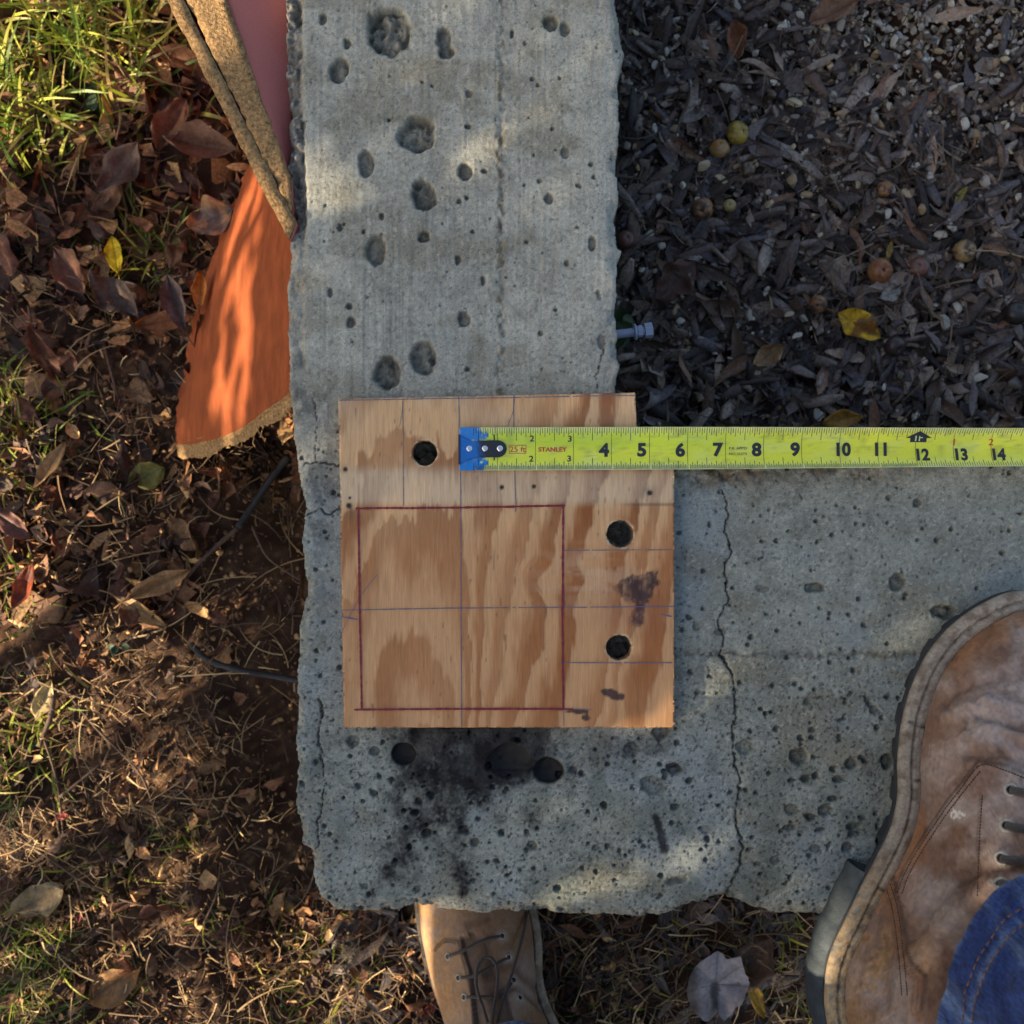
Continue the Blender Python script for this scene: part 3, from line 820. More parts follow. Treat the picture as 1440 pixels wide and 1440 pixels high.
# end hook with its rivets
m_hook = material('hook_metal', attr='col', rough=0.45, coat=0.2, noise=(1600, 0.8, 1.2))
hk = Pile()
outl = [(648, 613), (656, 617), (664, 620), (673, 619.5), (690, 619), (700, 619)]
outl += [(700 + 12.5 * math.sin(a), 631 - 12 * math.cos(a)) for a in np.linspace(0.15, math.pi - 0.15, 12)]
outl += [(700, 643), (690, 643), (673, 643), (664, 644), (656, 647), (648, 651)]
n = len(outl)
bmh = bmesh.new()
lo = [bmh.verts.new(tuple(np.array(blade_pt((a - 720) * ST, (631 - b) * ST, 0.0002)) - TOFF)) for a, b in outl]
fh = bmh.faces.new(lo[::-1])
fh.normal_update()
ext = bmesh.ops.extrude_face_region(bmh, geom=[fh])
for e_ in ext['geom']:
    if isinstance(e_, bmesh.types.BMVert): e_.co.z += 0.0009
bmesh.ops.recalc_face_normals(bmh, faces=bmh.faces[:])
bmesh.ops.bevel(bmh, geom=[e for e in bmh.edges], offset=0.00025, segments=2, affect='EDGES')
bmesh.ops.triangulate(bmh, faces=bmh.faces[:])
bmesh.ops.subdivide_edges(bmh, edges=[e for e in bmh.edges if e.calc_length() > 0.002], cuts=3)
me = bpy.data.meshes.new('end_hook'); bmh.to_mesh(me); bmh.free()
cv = np.array([tuple(v.co) for v in me.vertices]) + TOFF
hpx = 720 + cv[:, 0] / ST; hpy = 720 - cv[:, 1] / ST
bl = sst(676, 668, hpx + 14 * (fbm(hpx / 8, hpy / 8, 2, 3) - .5))
hc = np.array(srgb(28, 30, 40)) + (np.array(srgb(8, 100, 178)) - np.array(srgb(28, 30, 40))) * bl[:, None]
a = me.attributes.new('col', 'FLOAT_COLOR', 'POINT'); a.data.foreach_set('color', np.concatenate([hc, np.ones((len(hc), 1))], 1).astype(np.float32).ravel())
ob('end_hook', me, m_hook, tape)
lip = np.array([tuple(P(px_, py_, z_) - Vector(TOFF)) for z_ in (TZ + 0.0020, TZ - 0.0010) for px_, py_ in ((644.5, 611), (647.5, 611), (647.5, 653), (644.5, 653))])
lq = np.array([(0, 3, 2, 1), (4, 5, 6, 7), (0, 1, 5, 4), (1, 2, 6, 5), (2, 3, 7, 6), (3, 0, 4, 7)])
ob('hook_lip', mesh_np('hook_lip', lip, lq, np.tile(np.array(srgb(20, 40, 70)), (8, 1)), smooth=False), m_hook, tape)
m_rivet = material('rivet_steel', srgb(225, 225, 222), 0.28, metal=0.85)
rv = []
for r_, z_ in ((0, 0.0007), (0.0011, 0.00062), (0.0018, 0.0004), (0.00215, 0)):
    for k in range(14):
        rv.append((r_ * math.cos(k * math.pi / 7), r_ * math.sin(k * math.pi / 7), z_ if r_ > 0 else 0.00045))
me_r = mesh_np('rivet', np.array(rv), grid_faces(4, 14, True))
for px_ in (660, 682, 703):
    r_ = ob('rivet', me_r, m_rivet, tape)
    p_ = blade_pt((px_ - 720) * ST, (631 - 630.5) * ST, 0.0011) - TOFF
    r_.location = tuple(p_)

# ------------------------------------------------------------------ anchor bolt in the wall's side
bolt = empty('anchor_bolt', tuple(P(868, 470, -0.05)))
tag(bolt, 'galvanised hex bolt sticking out of the right side of the wall', 'bolt')
m_zinc = material('zinc', srgb(146, 156, 178), 0.55, metal=0.3, noise=(600, 0.8, 1.15))
bd = (P(920, 464.5, -0.05) - P(868, 471, -0.05)).normalized()
bq = bd.to_track_quat('Z', 'Y').to_matrix()
def on_bolt(r, z0_, z1_, n_, name, turns=0):
    p = []
    prof = [(0, z0_), (r, z0_), (r, z1_), (0, z1_)]
    if turns:
        prof = [(0, z0_)] + [(r * (1 if k % 2 else 0.88), z0_ + (z1_ - z0_) * k / turns) for k in range(turns + 1)] + [(0, z1_)]
    for rr, zz in prof:
        for k in range(n_):
            p.append(tuple(bq @ Vector((max(rr, 1e-5) * math.cos(2 * math.pi * (k + .3) / n_), max(rr, 1e-5) * math.sin(2 * math.pi * (k + .3) / n_), zz))))
    return ob(name, mesh_np(name, np.array(p), grid_faces(len(prof), n_, True), smooth=n_ > 6), m_zinc, bolt)
on_bolt(0.0034, -0.012, 0.0205, 14, 'shank', 30)
on_bolt(0.0060, 0.0125, 0.0140, 16, 'washer')
on_bolt(0.0044, 0.0150, 0.0186, 6, 'hex_nut')
on_bolt(0.0056, 0.0202, 0.0258, 6, 'hex_head')

# ------------------------------------------------------------------ painted boards left of the wall
m_tan = material('raw_fibre_edge', srgb(164, 130, 88), 0.95, noise=(420, 0.35, 1.35, (1, 1, 1)), bump=(520, 1.0, (1, 1, 1), 0.002), spec=0.15)
m_pink = material('red_primer', srgb(186, 108, 97), 0.8, noise=(900, 0.9, 1.08), bump=(1400, 0.25, (1, 1, 1), 0.0006), spec=0.25)
m_orange = material('orange_primer', srgb(142, 72, 36), 0.8, noise=(70, 0.74, 1.2, (2.2, .5, 1)), bump=(160, 0.35, (2.2, .5, 1), 0.002), bump2=(1200, .4, (1, 1, 1), .0008), spec=0.25)
def slab(name, quad_top, down, mat_face, mat_edge, parent, seg=(60, 14), rough=0.0012, seed=0, face_idx=None, rough_face=0.0003):
    """box with subdivided faces: quad_top = 4 corners, extruded along `down`; the edges are rough"""
    A, B, C, D = [Vector(p) for p in quad_top]
    dn = Vector(down)
    me = bpy.data.meshes.new(name)
    bm = bmesh.new()
    top = [bm.verts.new(p) for p in (A, B, C, D)]; bot = [bm.verts.new(p + dn) for p in (A, B, C, D)]
    faces = [bm.faces.new(top), bm.faces.new(bot[::-1])]
    for i in range(4):
        faces.append(bm.faces.new((top[i], bot[i], bot[(i + 1) % 4], top[(i + 1) % 4])))
    for i, f in enumerate(faces): f.material_index = 0 if i in (face_idx or (0, 1)) else 1
    bmesh.ops.recalc_face_normals(bm, faces=bm.faces[:])
    for r in range(6):
        lim = 0.0045
        es = [e for e in bm.edges if e.calc_length() > lim * 1.5]
        if not es or len(bm.verts) > 26000: break
        bmesh.ops.subdivide_edges(bm, edges=es, cuts=1, use_grid_fill=True)
    bm.normal_update()
    co = np.array([tuple(v.co) for v in bm.verts]); no = np.array([tuple(v.normal) for v in bm.verts])
    k1 = (fbm(co[:, 0] * 300 + co[:, 2] * 210, co[:, 1] * 300 + co[:, 2] * 90, 3, seed) - .5) * 2
    k2 = (fbm(co[:, 0] * 70 + co[:, 2] * 50, co[:, 1] * 70, 2, seed + 5) - .5) * 2
    isedge = np.array([any(f.material_index == 1 for f in v.link_faces) for v in bm.verts])
    amp = np.where(isedge, rough, rough_face)
    co = co + no * (amp * (k1 + 0.6 * k2))[:, None]
    for v, c in zip(bm.verts, co): v.co = c
    for f in bm.faces: f.smooth = True
    bm.to_mesh(me); bm.free()
    me.materials.append(mat_face); me.materials.append(mat_edge)
    return ob(name, me, None, parent)
ZT = 0.004
def upright(name, pxs, label, face, zt, depth, seed, lean=False):
    (a, b), (c, d) = pxs
    p1, p2 = P(a[0], a[1], zt), P(b[0], b[1], zt); p3, p4 = P(d[0], d[1], zt), P(c[0], c[1], zt)
    ext1 = (p1 - p2) * 0.9; ext2 = (p4 - p3) * 0.9
    t = empty(name, tuple((p1 + p2) / 2 + Vector((0, 0, -depth))))
    off = t.location
    tag(t, label, 'board', 'red painted boards left of the wall')
    # outside face, top edge, inside face
    d3 = Vector((0, 0, -0.0035))
    slab('panel', [p1 + ext1 - off + d3, p2 - off + d3, p3 - off + d3, p4 + ext2 - off + d3], (0.0, 0, -depth), face, face, t, seed=seed, face_idx=(0, 1, 2, 3, 4, 5), rough=0.0003, rough_face=0.0003)
    if lean:
        a_ = p4 + ext2 + Vector((-.002, 0, -.0012)); b_ = p3 + Vector((-.002, 0, -.0012))
        slab('face_sheet', [a_ - off, b_ - off, Vector((-0.1535, b_.y - .01, -0.014)) - off, Vector((-0.1535, a_.y, -0.030)) - off], (0, 0, -.003), face, face, t, seed=seed + 2, face_idx=(0, 1, 2, 3, 4, 5), rough_face=0.0003)
    k = Vector((0, 0, 0.0008))
    # raw top edge: a thin fibrous cap proud of the panel
    c = 0.0004
    slab('raw_edge', [p1 + ext1 - off + k, p2 - off + k, p3 - off + k, p4 + ext2 - off + k], (0, 0, -0.004), m_tan, m_tan, t, seed=seed + 9, rough=0.0022, rough_face=0.0016)
    return t
upright('siding_board', (((235, 0), (406, 337)), ((258, 0), (416, 312))), 'narrow edge-on board with raw tan edge crossing the orange panel', m_pink, ZT, 0.21, 3)
upright('siding_board', (((263, 0), (410, 302)), ((319, 0), (408, 250))), 'pinkish red board on edge between the tan strip and the wall', m_pink, ZT - 0.001, 0.2, 5, True)

orange = empty('siding_board', tuple(P(330, 620, -0.23)))
tag(orange, 'bright orange painted panel leaning on the left side of the wall', 'board', 'red painted boards left of the wall')
oo = orange.location
z_r, z_l = -0.035, -0.222
q = [P(238, 626, z_l), P(412, 540, z_r), P(420, 180, z_r), P(345, 232, z_l + .02)]
nrm = (q[1] - q[0]).cross(q[3] - q[0]).normalized()
if nrm.z < 0: nrm = -nrm
nu, nv = 60, 130
uu, vvv = np.meshgrid(np.linspace(0, 1, nu), np.linspace(0, 1, nv))
Aq = [np.array(tuple(p)) for p in q]
left_px = (290, 440)
pl_ = (Aq[0] * ((1 - uu) * (1 - vvv))[..., None] + Aq[1] * (uu * (1 - vvv))[..., None] + Aq[2] * (uu * vvv)[..., None] + Aq[3] * ((1 - uu) * vvv)[..., None])
wv = (fbm(uu * 4, vvv * 9, 3, 70) - .5)
rag = sst(0.06, 0, uu) * (fbm(vvv * 26, uu * 2, 4, 71) - .45)
pl_ = pl_ + np.array(tuple(nrm)) * (0.004 * wv + 0.003 * np.sin(vvv * 3.1))[..., None]
pl_ = pl_ + np.array((-1.0, 0, -0.4)) * (0.009 * rag + 0.012 * np.sin(vvv * np.pi) * (1 - uu) - 0.006)[..., None]
rag2 = sst(0.04, 0, vvv) * (fbm(uu * 16, vvv * 2, 4, 72) - .5)
pl_ = pl_ + np.array((0, -1.0, 0)) * (0.002 * rag2 + 0.012 * np.sin(uu * np.pi) * (1 - vvv) ** 3)[..., None]
def skirt(surf, dvec, name, mat, parent):
    """a plate: the surface, its underside and its four rough edges"""
    nv_, nu_ = surf.shape[:2]
    lower = surf + dvec
    v = np.concatenate([surf.reshape(-1, 3), lower.reshape(-1, 3)]); n = nu_ * nv_
    f = grid_faces(nv_, nu_)
    r = []
    for j in range(nu_ - 1):
        r.append((j + 1, j, n + j, n + j + 1)); a = (nv_ - 1) * nu_ + j; r.append((a, a + 1, n + a + 1, n + a))
    for i in range(nv_ - 1):
        a, b = i * nu_, (i + 1) * nu_; r.append((a, b, n + b, n + a)); r.append((b + nu_ - 1, a + nu_ - 1, n + a + nu_ - 1, n + b + nu_ - 1))
    return ob(name, mesh_np(name, v - np.array(oo), np.concatenate([f, f[:, ::-1] + n, np.array(r)])), mat, parent)
skirt(pl_, np.array(tuple(-nrm)) * 0.003, 'panel', m_orange, orange)
def edge_strip(row, name, w0, dn, seed):
    """raw core showing along a broken edge: a rough lumpy bar along row of points"""
    m_ = len(row); kk = 9
    uu_ = np.linspace(0, 1, m_)
    v = np.zeros((m_, kk, 3))
    for j in range(kk):
        t = j / (kk - 1)
        lumps = .75 * (fbm(uu_ * 7, np.full(m_, t * 1.5), 2, seed) - .5) + .22 * (fbm(uu_ * 60, np.full(m_, t * 5.0), 2, seed + 1) - .5)
        ins = np.array((0, 1, 0.0)) * 0.004
        v[:, j] = row + ins * (1 - t) + np.array(dn[0]) * (t * w0 * (0.75 + 0.9 * lumps))[:, None] + np.array(dn[1]) * (math.sin(t * math.pi * .62) * w0 * (0.5 + 0.8 * lumps) - 0.0006)[:, None]
        if abs(t - .55) < .13: v[:, j] -= np.array(dn[1]) * 0.0035
    return ob(name, mesh_np(name, v.reshape(-1, 3) - np.array(oo), grid_faces(m_, kk)), m_tan, orange)
row = np.array([pl_[0, int(k)] for k in np.linspace(0, nu - 1, 140)])
fine_row = np.stack([np.interp(np.linspace(0, nu - 1, 160), np.arange(nu), pl_[0, :, d]) for d in range(3)], -1)
edge_strip(fine_row, 'raw_edge', 0.0125, ((0.16, -1, -0.35), (0, -0.2, .35)), 81)
tr_ = np.stack([np.interp(np.linspace(0, 34, 80), np.arange(nu), pl_[-1, :, d]) for d in range(3)], -1)
edge_strip(tr_, 'raw_edge', 0.013, ((-0.8, .25, -0.25), (0, 0.1, .45)), 83)

# ------------------------------------------------------------------ the person on the wall
m_leather = material('leather', attr='col', rough=0.52, noise=(260, 0.84, 1.16), bump=(1500, 0.35, (1, 1, 1), 0.0006), bump2=(220, 0.25, (1, 1, 1), 0.002), spec=0.4)
m_welt = material('welt', attr='col', rough=0.75, noise=(500, 0.72, 1.22, (1, 1, 1)), bump=(1200, 0.5, (1, 1, 1), 0.0008), spec=0.3)
m_sole = material('black_rubber', srgb(44, 46, 50), 0.7, noise=(300, 0.7, 1.35), bump=(900, 0.4), spec=0.35)
m_heel = material('grey_rubber', srgb(60, 67, 71), 0.75, noise=(90, 0.6, 1.25), bump=(700, 0.5), spec=0.3)
m_lace = material('lace', srgb(66, 58, 54), 0.85, noise=(1100, 0.4, 1.7), bump=(1800, 1.0, (1, 1, 1), 0.001), sheen=0.2)
m_stitch = material('stitching', srgb(64, 46, 38), 0.8)
m_eye = material('eyelet_rim', srgb(170, 160, 148), 0.5, metal=0.3, noise=(900, .7, 1.2))
m_hole = material('eyelet_hole', srgb(14, 12, 12), 0.9)
ZW = 0.031
RPX = [(1218, 1512), (1190, 1494), (1170, 1458), (1161, 1415), (1163, 1370), (1172, 1335), (1190, 1296), (1211, 1252), (1236, 1203), (1254, 1165), (1264, 1120), (1264, 1070),
       (1270, 1015), (1284, 965), (1308, 917), (1342, 878), (1386, 848), (1430, 832), (1474, 838), (1508, 868), (1528, 920), (1532, 985), (1524, 1060), (1496, 1160), (1452, 1256),
       (1402, 1340), (1362, 1410), (1336, 1468), (1300, 1508), (1258, 1520)]
heel_c = P(1250, 1425, ZW)
RA = math.radians(20)
def closed_spline(pts, n):
    m = len(pts); out = []
    for i in range(m):
        p0, p1, p2, p3 = [np.array(pts[(i + k - 1) % m], float) for k in range(4)]
        for k in range(10):
            t = k / 10
            out.append(0.5 * (2 * p1 + (p2 - p0) * t + (2 * p0 - 5 * p1 + 4 * p2 - p3) * t * t + (3 * p1 - p0 - 3 * p2 + p3) * t ** 3))
    out = np.array(out); d = np.concatenate([[0], np.cumsum(np.hypot(*np.diff(np.vstack([out, out[:1]]), axis=0).T))])
    s_ = np.linspace(0, d[-1], n, endpoint=False); cl = np.vstack([out, out[:1]])
    return np.stack([np.interp(s_, d, cl[:, 0]), np.interp(s_, d, cl[:, 1])], -1)
NB = 420
rw = np.array([tuple(P(a, b, ZW))[:2] for a, b in RPX])
rl = rw - np.array(heel_c)[:2]
ca, sa = math.cos(RA), math.sin(RA)
rl = np.stack([rl[:, 0] * ca - rl[:, 1] * sa, rl[:, 0] * sa + rl[:, 1] * ca], -1)      # local: +y to the toe
OUT = closed_spline(rl, NB)
def inset(o, d):
    t = np.roll(o, -3, 0) - np.roll(o, 3, 0); t /= np.linalg.norm(t, axis=1)[:, None] + 1e-9
    nrm_ = np.stack([-t[:, 1], t[:, 0]], -1)
    cen = o.mean(0)
    area = np.sum(o[:, 0] * np.roll(o[:, 1], -1) - np.roll(o[:, 0], -1) * o[:, 1])
    if area < 0: nrm_ = -nrm_
    return o + nrm_ * np.asarray(d).reshape(-1, 1)

class Boot:
    def __init__(s, person, mirror, loc, ang, zg, wide=1.0):
        s.mirror, s.zg = mirror, zg
        s.loc = np.array((loc[0], loc[1], zg)); s.ang = ang
        s.root = None
        o = OUT.copy()
        if mirror: o[:, 0] *= -1
        o[:, 0] *= wide
        s.out = o
        s.person = person
    def world(s, v):
        c, n = math.cos(s.ang), math.sin(s.ang)
        return np.stack([v[..., 0] * c - v[..., 1] * n, v[..., 0] * n + v[..., 1] * c, v[..., 2]], -1) + s.loc
    def upper(s, paint, name='boot', label=None, ins=0.0125, bulge=0.10):
        o = inset(s.out, ins)
        side = np.sign(o[:, 0]); side[side == 0] = 1
        yt = o[:, 1].max()
        ac = np.array((0.0, 0.058)) if s.mirror else np.array((0.020, 0.060)); rx, ry = (0.047, 0.062) if s.mirror else (0.040, 0.052)
        bx_, by_ = o[:, 0], o[:, 1]
        axis_x = np.interp(by_, [-.05, .1, .2, yt], [0, 0.0, (-1 if s.mirror else 1) * 0.004, (-1 if s.mirror else 1) * .004])
        sd_ = np.where(bx_ > axis_x, 1, -1)
        fr_ = np.clip((by_ - 0.03) / (yt - 0.03), 0, 1) ** 0.85
        phi_f = np.where(sd_ > 0, 0 + (math.pi / 2) * fr_, math.pi - (math.pi / 2) * fr_)
        phi_b = np.arctan2(by_ - 0.03, bx_ - axis_x)
        phi = np.where(by_ > 0.03, phi_f, phi_b)
        T = np.stack([ac[0] + rx * np.cos(phi), ac[1] + ry * np.sin(phi)], -1)
        w = sst(0.04, yt, by_) ; w = np.clip((by_ - 0.03) / (yt - 0.03), 0, 1)
        ns = 110
        S = np.linspace(0, 1, ns)[:, None]
        z0 = ZW + 0.004
        p0f, p0z = 0.0, z0
        p1f = -bulge * (1 - w * (0.3 if bulge > .2 else 1)); p1z = z0 + 0.034 + 0.006 * w
        p2f = 0.75 - 0.27 * w; p2z = 0.108 - 0.022 * w
        p3f, p3z = 1.0, (0.158 if s.mirror else 0.150)
        f = 3 * (1 - S) ** 2 * S * p1f + 3 * (1 - S) * S ** 2 * p2f + S ** 3 * p3f
        z = (1 - S) ** 3 * p0z + 3 * (1 - S) ** 2 * S * p1z + 3 * (1 - S) * S ** 2 * p2z + S ** 3 * p3z
        xy = o[None] * (1 - f[..., None]) + T[None] * f[..., None]
        v = s.world(np.concatenate([xy, z[..., None]], -1))
        for it in range(2):
            du = np.roll(v, -1, 1) - np.roll(v, 1, 1); dv_ = np.gradient(v, axis=0)
            nn = np.cross(du, dv_); nn /= np.linalg.norm(nn, axis=-1, keepdims=True) + 1e-12
            cen = v.mean((0, 1))
            if np.sum(nn * (v - cen)) < 0: nn = -nn
            px_, py_ = to_px(v[..., 0], v[..., 1], v[..., 2])
            if it == 0:
                col, disp = paint(px_, py_, v, nn)
                v = v + nn * disp[..., None]
        fq = grid_faces(ns, NB, True)
        if s.mirror: fq = fq[:, ::-1]
        s.root = empty(name, tuple(s.loc)); s.root.parent = s.person
        s.root.location = Vector(s.loc) - s.person.location
        me = mesh_np('leather_upper', v.reshape(-1, 3) - s.loc, fq, col.reshape(-1, 3))
        s.leather = ob('leather_upper', me, m_leather, s.root)
        s.bvh = BVHTree.FromPolygons([tuple(p) for p in v.reshape(-1, 3)], [tuple(int(i) for i in q) for q in fq])
        if label: s.root['label'] = label
    def hit(s, px_, py_, lift=0.0):
        o = Vector((0, 0, H)); d = (P(px_, py_, 0.0) - o).normalized()
        h = s.bvh.ray_cast(o, d)
        if h[0] is None:
            return None
        return h[0] + (-d * 0.4 + Vector((0, 0, 0.6))) * lift
    def ring_solid(s, levels, name, mat, col=None, wob=0.0, jag=None):
        """levels: list of (inset, z); closed prism following the outline"""
        v = []
        for d, z in levels:
            dd = np.full(NB, float(d))
            if jag is not None: dd = dd + jag
            o = inset(s.out, dd)
            v.append(np.concatenate([o, np.full((NB, 1), z)], -1))
        v = np.array(v); n_ = len(levels)
        f = grid_faces(n_, NB, True)
        if s.mirror: f = f[:, ::-1]
        vw = s.world(v)
        px_, py_ = to_px(vw[..., 0], vw[..., 1], vw[..., 2])
        c = None
        if col is not None: c = col(px_, py_, v).reshape(-1, 3)
        return ob(name, mesh_np(name, vw.reshape(-1, 3) - s.loc, f, c), mat, s.root)
    def prism(s, mask_y, levels, name, mat, jag=None):
        """part of the sole between two local y"""
        y0_, y1_ = mask_y
        v = []
        for d, z in levels:
            dd = np.full(NB, float(d))
            if jag is not None: dd = dd + jag
            o = inset(s.out, dd)
            full = o.copy()
            for sg in (-1, 1):
                hs = full[full[:, 0] * sg > 0]; hs = hs[np.argsort(hs[:, 1])]
                for lim, mm in ((y0_, (o[:, 1] < y0_) & (full[:, 0] * sg > 0)), (y1_, (o[:, 1] > y1_) & (full[:, 0] * sg > 0))):
                    xl_ = abs(np.interp(lim, hs[:, 1], hs[:, 0]))
                    o[mm, 0] = np.clip(o[mm, 0], -xl_, xl_)
            o[:, 1] = np.clip(o[:, 1], y0_, y1_)
            v.append(np.concatenate([o, np.full((NB, 1), z)], -1))
        c0 = np.concatenate([v[0].mean(0, keepdims=True)] * NB); c1 = np.concatenate([v[-1].mean(0, keepdims=True)] * NB)
        v = np.array([c0] + v + [c1])
        f = grid_faces(len(v), NB, True)
        if s.mirror: f = f[:, ::-1]
        return ob(name, mesh_np(name, s.world(v).reshape(-1, 3) - s.loc, f), mat, s.root)
    def sole(s):
        k = np.arange(NB)
        tread = 0.0022 * (np.sin(k * 2 * math.pi / 14) > 0.2) + 0.0016 * (vn(k / 9.0, k * 0.0, 9) - .5)
        s.prism((0.098, 1), [(0.0065, 0.0), (0.0055, 0.004), (0.0045, 0.012), (0.0035, 0.020), (0.0035, 0.024)], 'forefoot_tread', m_sole, jag=tread)
        s.prism((-1, 0.080), [(-0.003, 0.0), (-0.006, 0.004), (-0.006, 0.012), (-0.003, 0.021), (0.001, 0.0255)], 'heel_block', m_heel, jag=tread * .3)
        s.ring_solid([(0.02, 0.018), (0.003, 0.019), (0.0, 0.021), (0.0, 0.027), (0.002, 0.0285)], 'midsole', m_sole)
        def wc(px_, py_, v):
            n_ = fbm(px_ / 11, py_ / 11, 5, 12); n2_ = .5 * fbm(px_ / 3, py_ / 3, 2, 13) + .5 * fbm(px_ / 9, py_ / 9, 3, 113)
            a = np.array(srgb(150, 140, 126)); b = np.array(srgb(116, 102, 88)); t_ = np.array(srgb(186, 154, 108))
            c = a + (b - a) * sst(.4, .7, n_)[..., None]
            c = c + (t_ - c) * (0.75 * np.clip(sst(1180, 1300, py_) * (px_ > 1000) + .3 * (px_ < 1000), 0, 1) * sst(.3, .6, n2_))[..., None]
            rows = np.linspace(0, 1, px_.shape[0])[:, None]
            g_ = np.exp(-((rows - 0.58) / 0.07) ** 2) * (0.5 + .5 * sst(.4, .6, n_))
            c = c * (1 - 0.5 * g_)[..., None]
            for pl2 in ([(1278, 1016), (1310, 1026)], [(1224, 1240), (1243, 1252)], [(1287, 1097), (1302, 1098)]):
                c = mixc(c, np.array(srgb(30, 26, 24)), .9 * np.exp(-(seg_dist(px_, py_, pl2) / 2.2) ** 2))
            return c * (.72 + .46 * n2_)[..., None]
        lv = [(0.0012, 0.0275), (-0.0004, 0.0285), (-0.0006, 0.0318), (0.0008, 0.0335)] + [(0.0008 + 0.0125 * t, 0.0338 + 0.0012 * math.sin(t * 3) - 0.0012 * math.exp(-((t - .52) / .08) ** 2)) for t in np.linspace(0.08, 1, 16)]
        s.welt = s.ring_solid(lv, 'welt', m_welt, wc)
        # welt stitches
        o = inset(s.out, 0.0056); pl = Pile()
        for k_ in range(0, NB, 4):
            a = o[k_]; b = o[(k_ + 2) % NB]
            w_ = s.world(np.array([[a[0], a[1], 0.0347], [b[0], b[1], 0.0347]])) - s.loc
            vv_, ff_ = tube_np([Vector(w_[0]), Vector((w_[0] + w_[1]) / 2 + np.array((0, 0, .0004))), Vector(w_[1])], 0.00045, 5)
            pl.add(vv_, ff_)
        ob('welt_stitch', pl.mesh('welt_stitch'), material('welt_thread', srgb(120, 108, 92), .8), s.root)['kind'] = 'stuff'
    def tube(s, pxs, r, name, mat, lift=0.002, n=5, lifts=None):
        pts = []
        for i, p_ in enumerate(pxs):
            h = s.hit(p_[0], p_[1], (lifts[i] if lifts else lift))
            if h is None: continue
            pts.append(h)
        if len(pts) < 2: return
        v, f = tube_np(spline(pts, n), r, 8)
        return ob(name, mesh_np(name, v - s.loc, f), mat, s.root)
    def eyelet(s, px_, py_, r=0.0042):
        h = s.hit(px_, py_, 0.0)
        if h is None: return
        loc_, nrm_, i_, d_ = s.bvh.find_nearest(h)
        if nrm_.z < 0: nrm_ = -nrm_
        q_ = nrm_.to_track_quat('Z', 'Y').to_matrix()
        v = []
        prof = [(0.55, -0.0002), (0.62, 0.0009), (0.8, 0.0012), (1.0, 0.0008), (1.1, -0.0004)]
        for a, z_ in prof:
            for k in range(16):
                v.append(tuple(h + q_ @ Vector((a * r * math.cos(k * math.pi / 8), a * r * math.sin(k * math.pi / 8), z_))))
        ob('eyelet', mesh_np('eyelet', np.array(v) - s.loc, grid_faces(len(prof), 16, True)), m_eye, s.root)
        v = []
        for a, z_ in ((0.0, 0.0002), (0.6, 0.0003)):
            for k in range(16):
                v.append(tuple(h + q_ @ Vector((max(a, .001) * r * math.cos(k * math.pi / 8), max(a, .001) * r * math.sin(k * math.pi / 8), z_))))
        ob('eyelet_hole', mesh_np('eyelet_hole', np.array(v) - s.loc, grid_faces(2, 16, True)), m_hole, s.root)
    def stitches(s, pxs, pitch=4.5, r=0.0004, name='stitch_line'):
        pl = Pile(); pts = [Vector((a, b, 0)) for a, b in pxs]
        sp = spline(pts, 8); d = 0; acc = []
        for a, b in zip(sp[:-1], sp[1:]):
            L = (b - a).length; n_ = max(1, int(L / 0.5))
            for i in range(n_):
                acc.append((d + L * i / n_, a.lerp(b, i / n_)))
            d += L
        D = np.array([a for a, b in acc])
        for st_ in np.arange(0, d - pitch * .6, pitch):
            i0_ = int(np.argmin(abs(D - st_))); i1_ = int(np.argmin(abs(D - st_ - pitch * 0.62)))
            h0 = s.hit(acc[i0_][1].x, acc[i0_][1].y, 0.0002); h1 = s.hit(acc[i1_][1].x, acc[i1_][1].y, 0.0002)
            if h0 is None or h1 is None or (h0 - h1).length > .01: continue
            v, f = tube_np([h0, h0.lerp(h1, .5) + Vector((0, 0, r * .5)), h1], r, 5)
            pl.add(v - s.loc, f)
        if pl.n: ob(name, pl.mesh(name), m_stitch, s.root)['kind'] = 'stuff'

